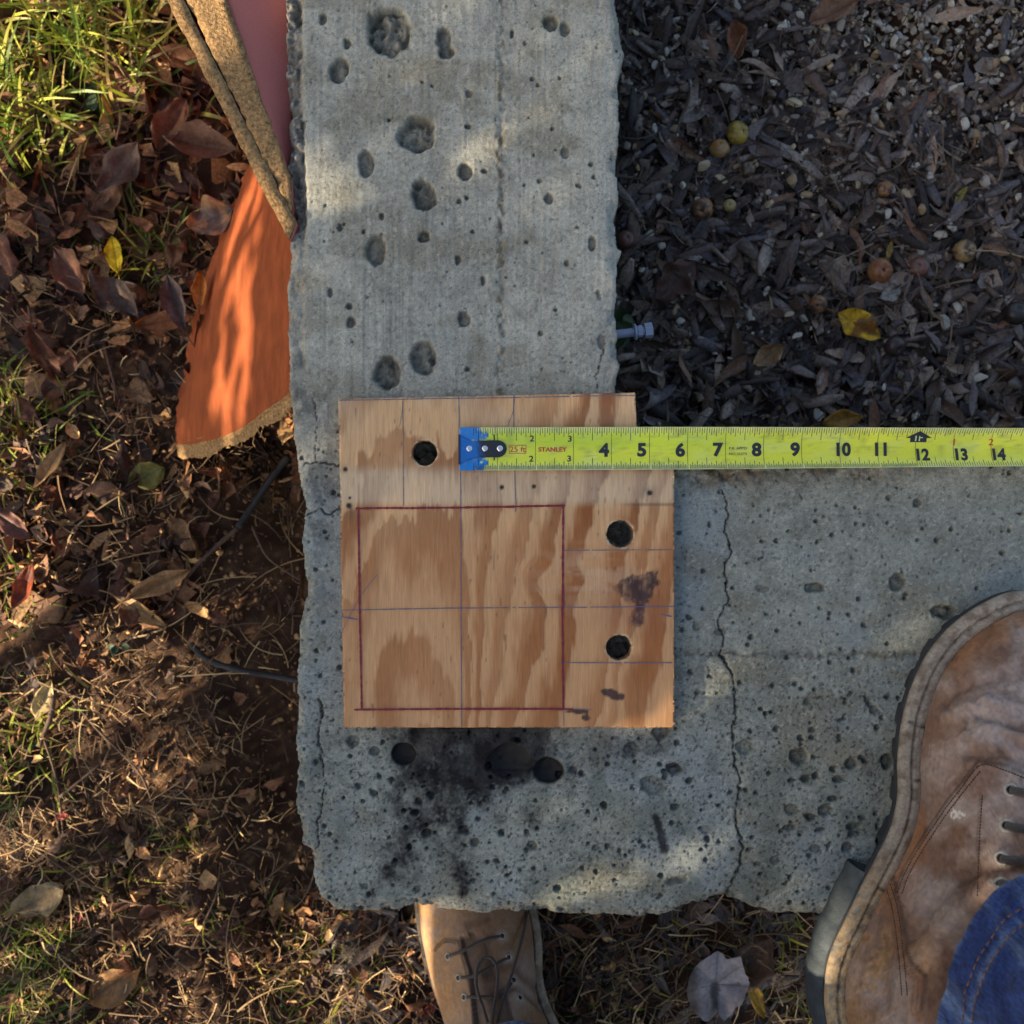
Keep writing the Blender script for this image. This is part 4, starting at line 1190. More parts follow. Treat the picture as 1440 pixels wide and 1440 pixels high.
person = empty('person', tuple(P(1250, 1425, 0.0)))
tag(person, 'person in worn brown lace-up boots and blue jeans, one foot on the wall', 'person')
B_BROWN = np.array(srgb(118, 90, 74)); B_GREY = np.array(srgb(156, 140, 131)); B_RUST = np.array(srgb(142, 98, 66)); B_DARK = np.array(srgb(70, 50, 42)); B_TAN = np.array(srgb(176, 134, 88))
def mixc(c, t, w):
    return c + (t - c) * np.clip(w, 0, 1)[..., None]
def paint_right(px, py, v, nn):
    n_ = fbm(px / 60, py / 60, 4, 30); n2_ = fbm(px / 14, py / 22, 4, 31); n3_ = fbm(px / 4, py / 4, 3, 32)
    c = np.ones(px.shape + (3,)) * B_BROWN
    c = mixc(c, B_GREY, 0.75 * sst(.38, .7, n_) + .5 * blob(px, py, 1420, 1000, 70, 40))
    c = mixc(c, B_RUST, 0.75 * sst(.45, .62, fbm(px / 40, py / 70, 4, 33)) * np.clip(sst(46, 8, v[..., 2] * 1000 - 20) + 0.8 * blob(px, py, 1400, 880, 70, 40) + .9 * blob(px, py, 1320, 1020, 24, 30) + .8 * blob(px, py, 1285, 1200, 20, 90), 0, 1))
    c = mixc(c, B_TAN, 0.8 * blob(px, py, 1235, 1360, 26, 80) * sst(.4, .6, n2_) + .7 * blob(px, py, 1300, 1340, 18, 30) + .5 * blob(px, py, 1200, 1420, 16, 60))  # tan streaks paint sunlight onto the heel
    c = mixc(c, B_DARK, 0.7 * blob(px, py, 1360, 1330, 40, 90) + .6 * sst(.6, .75, n2_) * .6)
    c = mixc(c, np.array(srgb(158, 152, 154)), .4 * sst(14, 1, seg_dist(px, py + 8 * n2_, [(1395, 985), (1440, 1010)])) + .35 * sst(14, 1, seg_dist(px, py + 8 * n2_, [(1400, 1040), (1440, 1070)])))
    d = 0.0010 * (n_ - .5) + 0.0003 * (n3_ - .5)
    # wrinkles across the vamp; shade in dips, light on ridges put into the colour
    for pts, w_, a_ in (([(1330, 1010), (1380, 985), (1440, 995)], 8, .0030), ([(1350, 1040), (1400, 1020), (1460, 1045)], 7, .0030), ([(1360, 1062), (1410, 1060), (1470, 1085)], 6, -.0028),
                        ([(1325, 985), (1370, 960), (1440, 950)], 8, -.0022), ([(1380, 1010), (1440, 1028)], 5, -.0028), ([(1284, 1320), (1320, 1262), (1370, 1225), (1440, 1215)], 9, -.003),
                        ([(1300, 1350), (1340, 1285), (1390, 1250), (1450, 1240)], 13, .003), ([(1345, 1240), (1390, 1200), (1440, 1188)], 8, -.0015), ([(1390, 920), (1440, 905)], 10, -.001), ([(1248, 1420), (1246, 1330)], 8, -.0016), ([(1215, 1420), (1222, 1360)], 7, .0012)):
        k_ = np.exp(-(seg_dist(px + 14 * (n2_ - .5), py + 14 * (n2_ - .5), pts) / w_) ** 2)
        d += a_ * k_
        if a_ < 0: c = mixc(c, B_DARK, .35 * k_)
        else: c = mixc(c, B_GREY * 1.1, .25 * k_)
    quarter = inside(px, py, [(1376, 1070), (1410, 1076), (1520, 1120), (1560, 1500), (1280, 1500), (1277, 1350), (1267, 1300), (1258, 1262), (1270, 1225), (1290, 1190), (1320, 1145), (1347, 1108)])
    qd = seg_dist(px, py, [(1258, 1262), (1270, 1225), (1290, 1190), (1320, 1145), (1347, 1108), (1376, 1070), (1410, 1076), (1520, 1120)])
    d += np.where(quarter, .0011, 0)
    c = mixc(c, B_DARK * .8, .75 * np.exp(-((qd - 1) / 2.2) ** 2) * (0.5 + .5 * n3_))
    c = mixc(c, B_GREY, .3 * quarter * sst(.4, .6, n_))
    cnt_ = inside(px, py, [(1254, 1228), (1268, 1275), (1277, 1340), (1288, 1358), (1304, 1374), (1300, 1600), (1100, 1600), (1100, 1228)])
    cd = seg_dist(px, py, [(1254, 1228), (1268, 1275), (1277, 1340), (1288, 1358), (1304, 1374), (1300, 1420)])
    d += np.where(cnt_, .0009, 0)
    c = mixc(c, B_DARK * .7, .8 * np.exp(-((cd - 1) / 2.0) ** 2))
    c = mixc(c, B_RUST, .55 * np.exp(-((cd - 10) / 8) ** 2) * cnt_)
    for off_ in (8, 14): c = mixc(c, B_DARK, .5 * np.exp(-((cd - off_) / 1.3) ** 2) * cnt_)
    c = mixc(c, B_DARK * .8, .6 * np.exp(-(seg_dist(px, py, [(1380, 1118), (1376, 1180), (1373, 1262)]) / 1.3) ** 2))
    wp = inside(px + 6 * (n3_ - .5), py + 6 * (n3_ - .5), [(1340, 1146), (1344, 1139), (1350, 1142), (1360, 1139), (1358, 1147), (1350, 1152), (1343, 1152)])
    c = mixc(c, np.array(srgb(205, 200, 190)), wp * sst(.35, .5, fbm(px / 2.5, py / 2.5, 2, 34)))
    for ex, ey in EYE_R:
        c = mixc(c, np.array(srgb(178, 166, 152)), .6 * np.exp(-((np.hypot(px - ex, py - ey) - 9) / 4) ** 2) * sst(.3, .6, n3_))
    scr = sst(.70, .80, fbm((px * .5 + py * .86) / 2.4, (py * .5 - px * .86) / 30, 3, 35)); c = mixc(c, np.array(srgb(190, 172, 156)), .4 * scr * sst(.4, .6, n_))
    crk = sst(.05, .0, np.abs(fbm(px / 9, py / 13, 4, 36) - .5)); c = mixc(c, B_DARK, .35 * crk * sst(.45, .65, n2_)); d = d - .0004 * crk
    c = c * (.70 + .6 * n3_)[..., None]
    return c, d
EYE_R = [(1422, 1111), (1416, 1161), (1409, 1207), (1407, 1242)]
rboot = Boot(person, False, tuple(heel_c)[:2], -RA, 0.0005)
rboot.upper(paint_right, label='large worn brown boot standing on the wall')
rboot.sole()
for e_ in EYE_R: rboot.eyelet(*e_)
for i, (a, b) in enumerate(EYE_R):
    rboot.tube([(a, b), (a + 12, b + 2), (a + 30, b + 6 - 2 * i), (a + 60, b + 10 - 3 * i)], 0.0025, 'lace', m_lace, lifts=[0.0005, 0.0035, 0.0035, .003])
rboot.stitches([(1262, 1255), (1273, 1226), (1293, 1191), (1323, 1146), (1350, 1110), (1378, 1076), (1410, 1082), (1450, 1098)])
rboot.stitches([(1268, 1257), (1279, 1228), (1299, 1193), (1328, 1149), (1355, 1113), (1380, 1082)])
rboot.stitches([(1381, 1118), (1377, 1180), (1374, 1262)])
rboot.stitches([(1248, 1232), (1262, 1278), (1270, 1340), (1276, 1400)], 4)
rboot.stitches([(1242, 1236), (1255, 1280), (1263, 1340), (1268, 1400)], 4)

# left boot on the ground
LZ = GZ + 0.004
EYE_L = [(706, 1316), (715, 1346), (722, 1378), (731, 1403)]
EYE_LL = [(630, 1345), (645, 1375), (653, 1402)]
def paint_left(px, py, v, nn):
    n_ = fbm(px / 40, py / 40, 4, 40); n2_ = fbm(px / 10, py / 16, 4, 41); n3_ = fbm(px / 3, py / 3, 3, 42)
    c = np.ones(px.shape + (3,)) * np.array(srgb(142, 112, 86))
    c = mixc(c, B_GREY, 0.6 * sst(.4, .7, n_)); c = mixc(c, np.array(srgb(168, 128, 84)), .7 * sst(680, 620, px) * sst(.3, .6, n2_))  # left side painted warmer and lighter, as if sunlit
    d = 0.0008 * (n_ - .5)
    tongue = inside(px, py, [(648, 1322), (664, 1312), (685, 1320), (690, 1345), (700, 1372), (712, 1400), (722, 1440), (735, 1500), (672, 1500), (668, 1440), (664, 1400), (660, 1365), (652, 1340)])
    td = seg_dist(px, py, [(672, 1500), (668, 1440), (664, 1400), (660, 1365), (652, 1340), (648, 1322)]); td2 = seg_dist(px, py, [(685, 1320), (690, 1345), (700, 1372), (712, 1400), (722, 1440), (735, 1500)])
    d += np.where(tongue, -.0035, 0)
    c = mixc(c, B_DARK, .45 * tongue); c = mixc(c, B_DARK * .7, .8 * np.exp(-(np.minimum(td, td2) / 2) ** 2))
    fl_ = inside(px, py, [(612, 1335), (625, 1322), (645, 1325), (664, 1400), (672, 1500), (640, 1500), (622, 1400)])
    d += np.where(fl_, .0012, 0)
    c = mixc(c, B_DARK * .8, .6 * np.exp(-(seg_dist(px, py, [(609, 1337), (625, 1320), (645, 1323)]) / 1.8) ** 2))
    for pts, w_, a_ in (([(690, 1370), (720, 1352), (760, 1392), (790, 1440)], 7, -.002), ([(700, 1400), (730, 1388), (770, 1420)], 5, -.002), ([(660, 1300), (690, 1292)], 6, -.0012)):
        k_ = np.exp(-(seg_dist(px + 6 * n2_, py, pts) / w_) ** 2); d += a_ * k_; c = mixc(c, B_DARK, .45 * k_)  # crease shade painted dark into the leather colour
    for ex, ey in EYE_L: c = mixc(c, np.array(srgb(178, 166, 152)), .6 * np.exp(-((np.hypot(px - ex, py - ey) - 6) / 3) ** 2))
    return c * (.8 + .4 * n3_)[..., None], d
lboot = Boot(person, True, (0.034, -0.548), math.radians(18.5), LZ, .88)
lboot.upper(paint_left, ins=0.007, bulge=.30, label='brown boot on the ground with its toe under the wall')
lboot.sole()
for e_ in EYE_L + EYE_LL: lboot.eyelet(*e_, r=0.0030)
def lace(pxs, lifts=None, lift=.004): lboot.tube(pxs, 0.0013, 'lace', m_lace, lift=lift, lifts=lifts)
lace([(630, 1345), (650, 1335), (680, 1320), (706, 1316)], [0, .005, .005, 0])
lace([(645, 1375), (665, 1370), (680, 1362), (715, 1346)], [0, .006, .006, 0])
lace([(653, 1402), (680, 1399), (705, 1396), (722, 1378)], [0, .006, .006, 0])
lace([(686, 1432), (680, 1412), (671, 1385), (671, 1358), (680, 1343), (692, 1343), (700, 1360), (698, 1390), (694, 1415), (692, 1434)], lift=.011)
lace([(699, 1434), (708, 1400), (720, 1365), (733, 1320), (739, 1292), (741, 1280)], lift=.008)
lboot.stitches([(612, 1338), (626, 1325), (642, 1328)], 3.2, .0003)

# jeans: two legs and a seat, one garment
m_denim = material('denim', attr='col', rough=0.9, noise=(420, 0.4, 1.45, (1.6, 1.6, 0.22)), bump=(900, 0.8, (1, 1, .4), 0.001), sheen=0.15, spec=0.2)
jp = Pile()
def leg(cs, n=260, m=50, seed=0, hem_tilt=(0, 0)):
    cs = [np.array(c, float) for c in cs]
    tt = np.concatenate([np.linspace(0, 1.2, 90), np.linspace(1.2, len(cs) - 1, m)[1:]])
    arr = np.array([np.interp(tt, range(len(cs)), [c[k] for c in cs]) for k in range(4)]).T
    for _ in range(3): arr[1:-1] = (arr[:-2] + 2 * arr[1:-1] + arr[2:]) / 4
    th = np.linspace(0, 2 * math.pi, n, endpoint=False)[None, :]
    z = arr[:, 2:3] + 0 * th
    dist = z - arr[0, 2]
    fold = 0.016 * (fbm(np.cos(th) * 1.6 + z * 4 + seed, np.sin(th) * 1.6 + z * 7, 3, 50 + seed) - .5) * (0.4 + np.exp(-dist / .12))
    fold += 0.004 * (fbm(np.cos(th) * 4 + seed, np.sin(th) * 4 + z * 26, 3, 51 + seed) - .5)
    r = arr[:, 3:4] + fold
    hem = sst(0.022, 0.019, dist)
    r = r + 0.0011 * hem + 0.0012 * hem * (vn(th * 14, z * 30, 58) - .3)
    x = arr[:, 0:1] + r * np.cos(th); y = arr[:, 1:2] + r * np.sin(th)
    z = z + (hem_tilt[0] * np.cos(th) + hem_tilt[1] * np.sin(th)) * np.exp(-dist / .1)
    w = fbm(np.cos(th) * 5 + seed, np.sin(th) * 5 + z * 14, 4, 52); w2 = vn(th * 60 + seed, z * 55, 53)
    sl_ = .5 * vn(th * 95 + z * 700, z * 60 + seed, 55) + .5 * vn(th * 34 - z * 420, z * 120, 56)
    c = np.array(srgb(25, 47, 98)) * (.35 + 1.3 * sl_)[..., None] + (np.array(srgb(132, 156, 192)) - np.array(srgb(25, 47, 98))) * (0.75 * sst(.42, .76, w) * (.2 + 1.2 * w2))[..., None]
    e_ = np.exp(-((dist - .021) / .0018) ** 2) + np.exp(-(dist / .002) ** 2)
    c = c + (np.array(srgb(120, 140, 170)) - c) * (.45 * np.clip(e_, 0, 1) * w2)[..., None]
    outer = np.stack([x, y, z], -1)
    xi = arr[:, 0:1] + (r - .0022) * np.cos(th); yi = arr[:, 1:2] + (r - .0022) * np.sin(th)
    inner = np.stack([xi, yi, z], -1)[:12][::-1]
    allv = np.concatenate([inner, outer]); allc = np.concatenate([c[:12][::-1] * .8, c])
    jp.add(allv.reshape(-1, 3) - np.array(person.location), grid_faces(len(allv), n, True), allc.reshape(-1, 3))
    top = allv[-1]
    return outer, dist, th
RL = leg([(0.328, -0.272, .160, .098), (0.332, -.280, .21, .092), (0.335, -.32, .33, .09), (.32, -.37, .45, .096), (.28, -.47, .6, .108), (.21, -.56, .76, .12)], seed=1, hem_tilt=(0, .006))
LL = leg([(0.012, -.489, -.085, .092), (.016, -.50, .0, .086), (.03, -.52, .2, .088), (.06, -.55, .36, .096), (.09, -.57, .55, .108), (.12, -.58, .76, .12)], seed=4)
hipv, hipf = [], None
hr = [(.165, -.57, .70, .02, .02), (.165, -.57, .705, .16, .125), (.165, -.572, .80, .175, .125), (.165, -.575, .92, .165, .115), (.165, -.575, .921, .01, .01)]
th = np.linspace(0, 2 * math.pi, 60, endpoint=False)
hv = np.array([[(a + rx_ * math.cos(t), b + ry_ * math.sin(t), z_) for t in th] for a, b, z_, rx_, ry_ in hr])
jp.add(hv.reshape(-1, 3) - np.array(person.location), grid_faces(len(hr), 60, True), np.tile(np.array(srgb(36, 56, 100)), (hv.shape[0] * 60, 1)))
jeans = ob('jeans', jp.mesh('jeans'), m_denim, person)
def leg_stitch(L, dz, name, ang=None):
    outer, dist, th = L
    pl = Pile(); n = outer.shape[1]
    # walk round the hem at a fixed distance from it
    d0 = dist[:, 0]
    i = np.interp(dz, d0, np.arange(len(d0))); a = int(i); f = i - a
    ring = outer[a] * (1 - f) + outer[min(a + 1, len(d0) - 1)] * f
    cen = ring.mean(0)
    fine_ = np.stack([np.interp(np.linspace(0, n, 420), np.arange(n + 1), np.append(ring[:, k], ring[0, k])) for k in range(3)], -1)
    for k in range(0, 418, 3):
        o_ = (fine_[k] - cen) * 0.006
        v, f_ = tube_np([Vector(fine_[k] + o_), Vector(fine_[k + 2] + o_)], 0.00045, 5)
        pl.add(v - np.array(person.location), f_)
    st = ob(name, pl.mesh(name), m_thread, jeans); st['kind'] = 'stuff'
    st.location = (0, 0, 0)
m_thread = material('rust_thread', srgb(112, 82, 66), .8)
leg_stitch(RL, .0165, 'hem_stitch'); leg_stitch(RL, .0225, 'hem_stitch'); leg_stitch(LL, .0165, 'hem_stitch')

# ------------------------------------------------------------------ litter: leaves, stones, fruit, grass
def leaf_np(L, Wd, a=1.0, curl=0.3, fold=0.3, twist=0.0, nx=9, ny=5, seed=0, lobes=0, stem=True, wave=0.1):
    """a leaf lying along +x, its blade curled and creased"""
    t = np.linspace(0, 1, nx)[:, None]; s_ = np.linspace(-1, 1, ny)[None, :]
    w = Wd / 2 * np.sin(np.pi * np.clip(t, 0.01, 0.99) ** a) ** 0.8
    if lobes:
        w = w * (0.72 + 0.4 * np.abs(np.sin(t * lobes * np.pi)))
    w = w * (1 + 0.25 * (vn(t * 6 + seed, s_ * 2 + seed, 3) - .5))
    x = L * (t - 0.5) + 0 * s_
    y = w * s_
    z = fold * np.abs(y) - 0.05 * L * 0
    z = z + wave * Wd * (fbm(t * 3.2 + seed * 3, s_ * 1.3 + seed, 2, 4) - .5) * np.abs(s_) * 2
    ang = curl * (t - 0.5) * 2
    z = z + L * 0.5 * (1 - np.cos(ang)) * np.sign(curl) if curl else z
    tw = twist * (t - .5)
    y2 = y * np.cos(tw) - z * np.sin(tw); z2 = y * np.sin(tw) + z * np.cos(tw)
    v = np.stack([x, y2, z2], -1).reshape(-1, 3)
    v = np.concatenate([v, v - np.array((0, 0, 0.00035))])
    f = grid_faces(nx, ny)
    n_ = nx * ny
    fs = [f, f[:, ::-1] + n_]
    V_ = v
    if stem:
        tv, tf = tube_np([Vector((-L * .5, 0, 0)), Vector((-L * .62, .01 * L, .01 * L)), Vector((-L * .78, -.03 * L, 0.02 * L))], [L * .012, L * .011, L * .013], 4)
        fs = [fs[0], fs[1], tf[0] + len(V_), tf[1] + len(V_)]
        V_ = np.concatenate([V_, tv])
    return V_, fs
def vein_cols(v, base, seed):
    n_ = fbm(v[:, 0] * 260 + seed, v[:, 1] * 260, 3, 6)
    return np.array(base) * (0.6 + 0.8 * n_)[:, None]

slender = [leaf_np(rng.uniform(.045, .075), rng.uniform(.009, .021), rng.uniform(.8, 1.2), rng.uniform(-1.0, 1.5), rng.uniform(-.6, 1.4), rng.uniform(-2, 2), seed=i, wave=.4) for i in range(14)]
broad = [leaf_np(rng.uniform(.05, .085), rng.uniform(.026, .046), rng.uniform(.8, 1.1), rng.uniform(-1.2, 1.5), rng.uniform(-.8, 1.4), rng.uniform(-1.2, 1.2), 13, 9, seed=30 + i, wave=.8) for i in range(10)]
slender_lo = [leaf_np(rng.uniform(.045, .075), rng.uniform(.009, .021), rng.uniform(.8, 1.2), rng.uniform(-1.0, 1.5), rng.uniform(-.6, 1.4), rng.uniform(-2, 2), 6, 3, seed=i, stem=False, wave=.4) for i in range(14)]
broad_lo = [leaf_np(rng.uniform(.05, .085), rng.uniform(.026, .046), rng.uniform(.8, 1.1), rng.uniform(-1.2, 1.5), rng.uniform(-.8, 1.4), rng.uniform(-1.2, 1.2), 7, 5, seed=30 + i, stem=False, wave=.8) for i in range(10)]
chip = []
for i in range(6):      # chips of bark and mulch
    L, w_, h_ = rng.uniform(.018, .04), rng.uniform(.005, .010), rng.uniform(.002, .004)
    pts = []
    for k in range(5):
        t = k / 4
        for a, b in ((-1, -1), (1, -1), (1, 1), (-1, 1)):
            pts.append((L * (t - .5), a * w_ / 2 * rng.uniform(.6, 1.1) * (0.35 if k in (0, 4) else 1), b * h_ / 2 * rng.uniform(.6, 1.1) + .002 * math.sin(t * 3)))
    pts = np.array(pts)
    f = grid_faces(5, 4, True)
    chip.append((pts, [np.concatenate([f, np.array([(3, 2, 1, 0), (16, 17, 18, 19)])])]))
flake = []
for i in range(14):     # broken bits of leaf: ragged curved flakes
    n_ = int(rng.integers(6, 10)); L = rng.uniform(.010, .030); ar = rng.uniform(.25, .7)
    an = np.sort(rng.uniform(0, 6.283, n_)); rr = rng.uniform(.55, 1.1, n_)
    outer = np.stack([L / 2 * rr * np.cos(an), L / 2 * ar * rr * np.sin(an), np.zeros(n_)], -1)
    mid = outer * .5
    pts = np.concatenate([[[0, 0, 0]], mid, outer])
    cv_ = rng.uniform(-1.4, 1.8) / L; fo_ = rng.uniform(-.8, 1.2)
    pts[:, 2] = cv_ * pts[:, 0] ** 2 + fo_ * np.abs(pts[:, 1]) + rng.normal(0, .0006, len(pts))
    lowp = pts - np.array((0, 0, .0005))
    tr = [(0, 1 + k, 1 + (k + 1) % n_) for k in range(n_)]
    qd = [(1 + k, 1 + n_ + k, 1 + n_ + (k + 1) % n_, 1 + (k + 1) % n_) for k in range(n_)]
    m_ = len(pts)
    flake.append((np.concatenate([pts, lowp]), [np.array(tr), np.array(qd), np.array([(a + m_, c + m_, b + m_) for a, b, c in tr]), np.array([(d + m_, c + m_, b + m_, a + m_) for a, b, c, d in qd])]))
def stone_np(seed, sub=2):
    bm = bmesh.new(); bmesh.ops.create_icosphere(bm, subdivisions=sub, radius=1)
    r = random.Random(seed)
    pl_n = [Vector((r.gauss(0, 1), r.gauss(0, 1), r.gauss(0, 1))).normalized() for _ in range(7)]
    pl_d = [r.uniform(.25, .75) for _ in range(7)]; sxx = r.uniform(.6, .95)
    v = []
    for p in bm.verts:
        c = p.co.copy()
        for n_, d_ in zip(pl_n, pl_d):
            k_ = c.dot(n_) - d_
            if k_ > 0: c -= n_ * k_ * .9
        v.append((c.x * 1.15, c.y * sxx, c.z * .8))
    v = np.array(v); f = np.array([[q_.index for q_ in p.verts] for p in bm.faces]); bm.free()
    return v, [f]
stones = [stone_np(i) for i in range(9)]
stones_lo = [stone_np(i + 20, 1) for i in range(6)]

def place(pr, x, y, z, az, sc_=1.0, tx=0, ty=0):
    return (pr[0] * sc_) @ rotm(az, tx, ty).T + np.array((x, y, z))
def px_ground(px, py, z=GZ):
    p = P(px, py, z); return p.x, p.y
EYEP = np.array((0, 0, H))
def seen(px, py):
    """a ground pixel that the wall does not cover"""
    return wall_clear(*[np.array(a) for a in (((px - 720) * U), ((720 - py) * U))])

def tone_set(prefix, table, **kw):
    return {t: material(prefix + '_' + t.replace(' ', '_'), c, **kw) for t, c in table.items()}
M_DARK = tone_set('leaf', {'blackish': srgb(66, 54, 47), 'dark brown': srgb(86, 68, 56), 'grey brown': srgb(112, 98, 88), 'pale brown': srgb(132, 114, 98), 'reddish brown': srgb(106, 80, 64), 'greyish': srgb(94, 86, 85)},
                  rough=.5, noise=(260, .75, 2.0), bump=(700, .5), spec=.45)
M_BROWN = tone_set('broad_leaf', {'dark brown': srgb(82, 58, 46), 'reddish brown': srgb(122, 78, 56), 'grey brown': srgb(102, 82, 70), 'tan': srgb(150, 112, 76), 'warm brown': srgb(112, 78, 52)},
                   rough=.65, noise=(180, .5, 1.4), bump=(500, .5), spec=.35, trans=.15)
M_STONE = tone_set('stone', {'white': srgb(184, 178, 164), 'pale grey': srgb(156, 150, 140), 'cream': srgb(182, 166, 136), 'tan': srgb(150, 128, 98), 'dull grey': srgb(122, 114, 106)},
                   rough=.85, noise=(260, .7, 1.45), bump=(600, .5), spec=.3)
MARKS_R = [('the bolt', 905, 466), ('the yellow crab apple', 1037, 187), ('the half rotten crab apple', 987, 294), ('the orange crab apple', 1238, 381), ('the bright yellow leaf', 1207, 458),
           ('the stemmed crab apple', 1357, 353), ('the small orange crab apple', 1244, 266), ('the dark red crab apple', 880, 337), ('the curled tan leaf', 1080, 500), ('the folded tan leaf', 1170, 20),
           ('the reddish brown leaf', 1035, 55), ('the ochre leaf', 1182, 590), ('the black crab apple', 1428, 441), ('the narrow yellow leaf', 1352, 274), ('the ragged leaf', 950, 395), ('the small brown crab apple', 1151, 428),
           ('the tape number 13', 1350, 600), ('the tape number 8', 1063, 600), ('the top right corner', 1430, 10), ('the notch of the plywood', 900, 560), ('the wall at the top', 880, 10)]
MARKS_L = [('the lemon yellow leaf', 158, 356), ('the big folded brown leaf', 285, 205), ('the rolled grey leaf', 255, 430), ('the olive leaf', 205, 668), ('the orange brown leaf', 45, 822), ('the red brown shiny leaf', 18, 735),
           ('the dark root', 300, 930), ('the dark bent stick', 370, 690), ('the bright red scrap', 92, 1145), ('the narrow red scrap', 105, 1295), ('the folded tan leaf', 160, 1385), ('the pale tan leaf', 50, 1270),
           ('the big grass clump', 60, 120), ('the tip of the orange panel', 250, 630), ('the kinked stem', 370, 1220), ('the straw coloured leaf', 60, 985), ('the left dry grass', 60, 575)]
def where(px, py, marks):
    nm, mx, my = min(marks, key=lambda m: math.hypot(m[1] - px, m[2] - py))
    d = math.hypot(mx - px, my - py)
    a = math.degrees(math.atan2(my - py, px - mx)) % 360
    w_ = ['right of', 'upper right of', 'above', 'upper left of', 'left of', 'lower left of', 'below', 'lower right of'][int((a + 22.5) // 45) % 8]
    return ('just ' if d < 38 else 'well ' if d > 85 else '') + w_ + ' ' + nm, d
def spread_labels(items):
    """items: (object, label, distance); same-worded ones are told apart by how near they lie"""
    by = {}
    for o, l, d in items: by.setdefault(l, []).append((d, o))
    ords = ['nearest', 'second nearest', 'third nearest', 'fourth nearest', 'fifth nearest', 'sixth nearest']
    for l, lst in by.items():
        lst.sort(key=lambda t: t[0])
        for k, (d, o) in enumerate(lst):
            o['label'] = l if len(lst) == 1 else l + ', ' + (ords[k] if k < 6 else 'farther')
def own_mat(o, m):
    o.material_slots[0].link = 'OBJECT'
    o.material_slots[0].material = m
m_litter = material('litter', attr='col', rough=0.7, noise=(350, 0.65, 1.95), bump=(800, .5), spec=0.3)
slender_me = [mesh_np('slender_leaf', a, b) for a, b in slender]
broad_me = [mesh_np('broad_leaf', a, b) for a, b in broad]
stone_me = [mesh_np('pebble', a, b, smooth=False) for a, b in stones]
for m_ in slender_me: m_.materials.append(M_DARK['dark brown'])
for m_ in broad_me: m_.materials.append(M_BROWN['dark brown'])
for m_ in stone_me: m_.materials.append(M_STONE['tan'])

def thing_at(name, me, x, y, z, az, sc_=1.0, tx=0, ty=0):
    o = bpy.data.objects.new(name, me); COL.objects.link(o)
    o.location = (x, y, z); o.scale = (sc_,) * 3
    o.rotation_euler = (Matrix.Rotation(az, 3, 'Z') @ Matrix.Rotation(tx, 3, 'X') @ Matrix.Rotation(ty, 3, 'Y')).to_euler()
    return o

# --- right side: dark slender leaves over gravel
rt = Pile()
dk = [srgb(62, 54, 50), srgb(102, 92, 86), srgb(80, 70, 65), srgb(124, 112, 102), srgb(78, 73, 74), srgb(90, 76, 66), srgb(48, 43, 42)]
for k in range(10500):
    px, py = rng.uniform(820, 1600), rng.uniform(-160, 720)
    if k > 7500: px, py = rng.uniform(820, 2150), rng.uniform(-620, 720)
    if k > 7500 and px < 1600 and py > -160: continue
    z = GZ - .01
    x, y = px_ground(px, py, z)
    zz = float(ground_z(x, y)) + rng.uniform(.001, .012)
    i = rng.integers(0, 14)
    pr = slender_lo[i] if rng.random() < .22 else (chip[i % 6] if rng.random() < .3 else flake[i])
    c = dk[rng.integers(0, 7)]
    if rng.random() < .93 * min(1, 1.2 * blob(px, py, 1300, 60, 170, 100)): continue
    v = place(pr, x, y, zz, rng.uniform(0, 6.28), rng.uniform(.3, .7) if pr is slender_lo[i] else rng.uniform(.6, 1.7), rng.normal(0, .55), rng.normal(0, .4))
    rt.add(v, pr[1], vein_cols(v, c, k))
for k in range(900):
    px, py = rng.uniform(450, 1250), rng.uniform(1230, 1640)
    x, y = px_ground(px, py, GZ)
    zz = float(ground_z(x, y)) + rng.uniform(.0, .01)
    i = rng.integers(0, 14)
    pr = slender_lo[i] if rng.random() < .5 else chip[i % 6]
    v = place(pr, x, y, zz, rng.uniform(0, 6.28), rng.uniform(.4, .8), rng.normal(0, .35), rng.normal(0, .22))
    rt.add(v, pr[1], vein_cols(v, dk[rng.integers(0, 7)], k))
tag(ob('leaf_litter', rt.mesh('leaf_litter'), m_litter), 'mass of small dark leaf scraps and bark chips right of the wall', 'litter', kind='stuff')
gv = Pile()
def gravel_density(px, py):
    return (1.3 * blob(px, py, 1290, 70, 180, 110) + .6 * blob(px, py, 930, 130, 60, 160) + .45 * blob(px, py, 1150, 250, 170, 70) + .35 * blob(px, py, 1000, 450, 120, 60) + .3 * blob(px, py, 1400, 130, 90, 70) + .3 * blob(px, py, 950, 330, 60, 50) + .12)
stc = [srgb(164, 156, 140), srgb(128, 118, 102), srgb(190, 184, 170), srgb(112, 102, 88), srgb(148, 142, 138), srgb(140, 122, 98), srgb(98, 88, 78)]
for k in range(10500):
    px, py = rng.uniform(830, 1560), rng.uniform(-120, 700)
    if k > 9000: px, py = rng.uniform(830, 2100), rng.uniform(-600, 700)
    if rng.random() > gravel_density(px, py) + .06 + .2 * (k > 9000): continue
    x, y = px_ground(px, py)
    r = rng.uniform(.0016, .0034) + .0030 * rng.random() ** 2.5
    pr = stones_lo[rng.integers(0, 6)]
    v = (pr[0] * r) @ rotm(rng.uniform(0, 6), rng.uniform(-.5, .5), rng.uniform(-.5, .5)).T + np.array((x, y, float(ground_z(x, y)) + rng.uniform(.003, .013)))
    gv.add(v, pr[1], np.array(stc[rng.integers(0, 7)]) * rng.uniform(.6, 1.05))
tag(ob('gravel', gv.mesh('gravel', smooth=False), m_litter), 'fine pale gravel scattered through the dark leaves', 'gravel', kind='stuff')
cnt_l = 0
tries = 0
items = []
shape_d = ['curled' if abs(float(v[0][:, 2].max() - v[0][:, 2].min())) > .016 else 'flat' for v in slender]
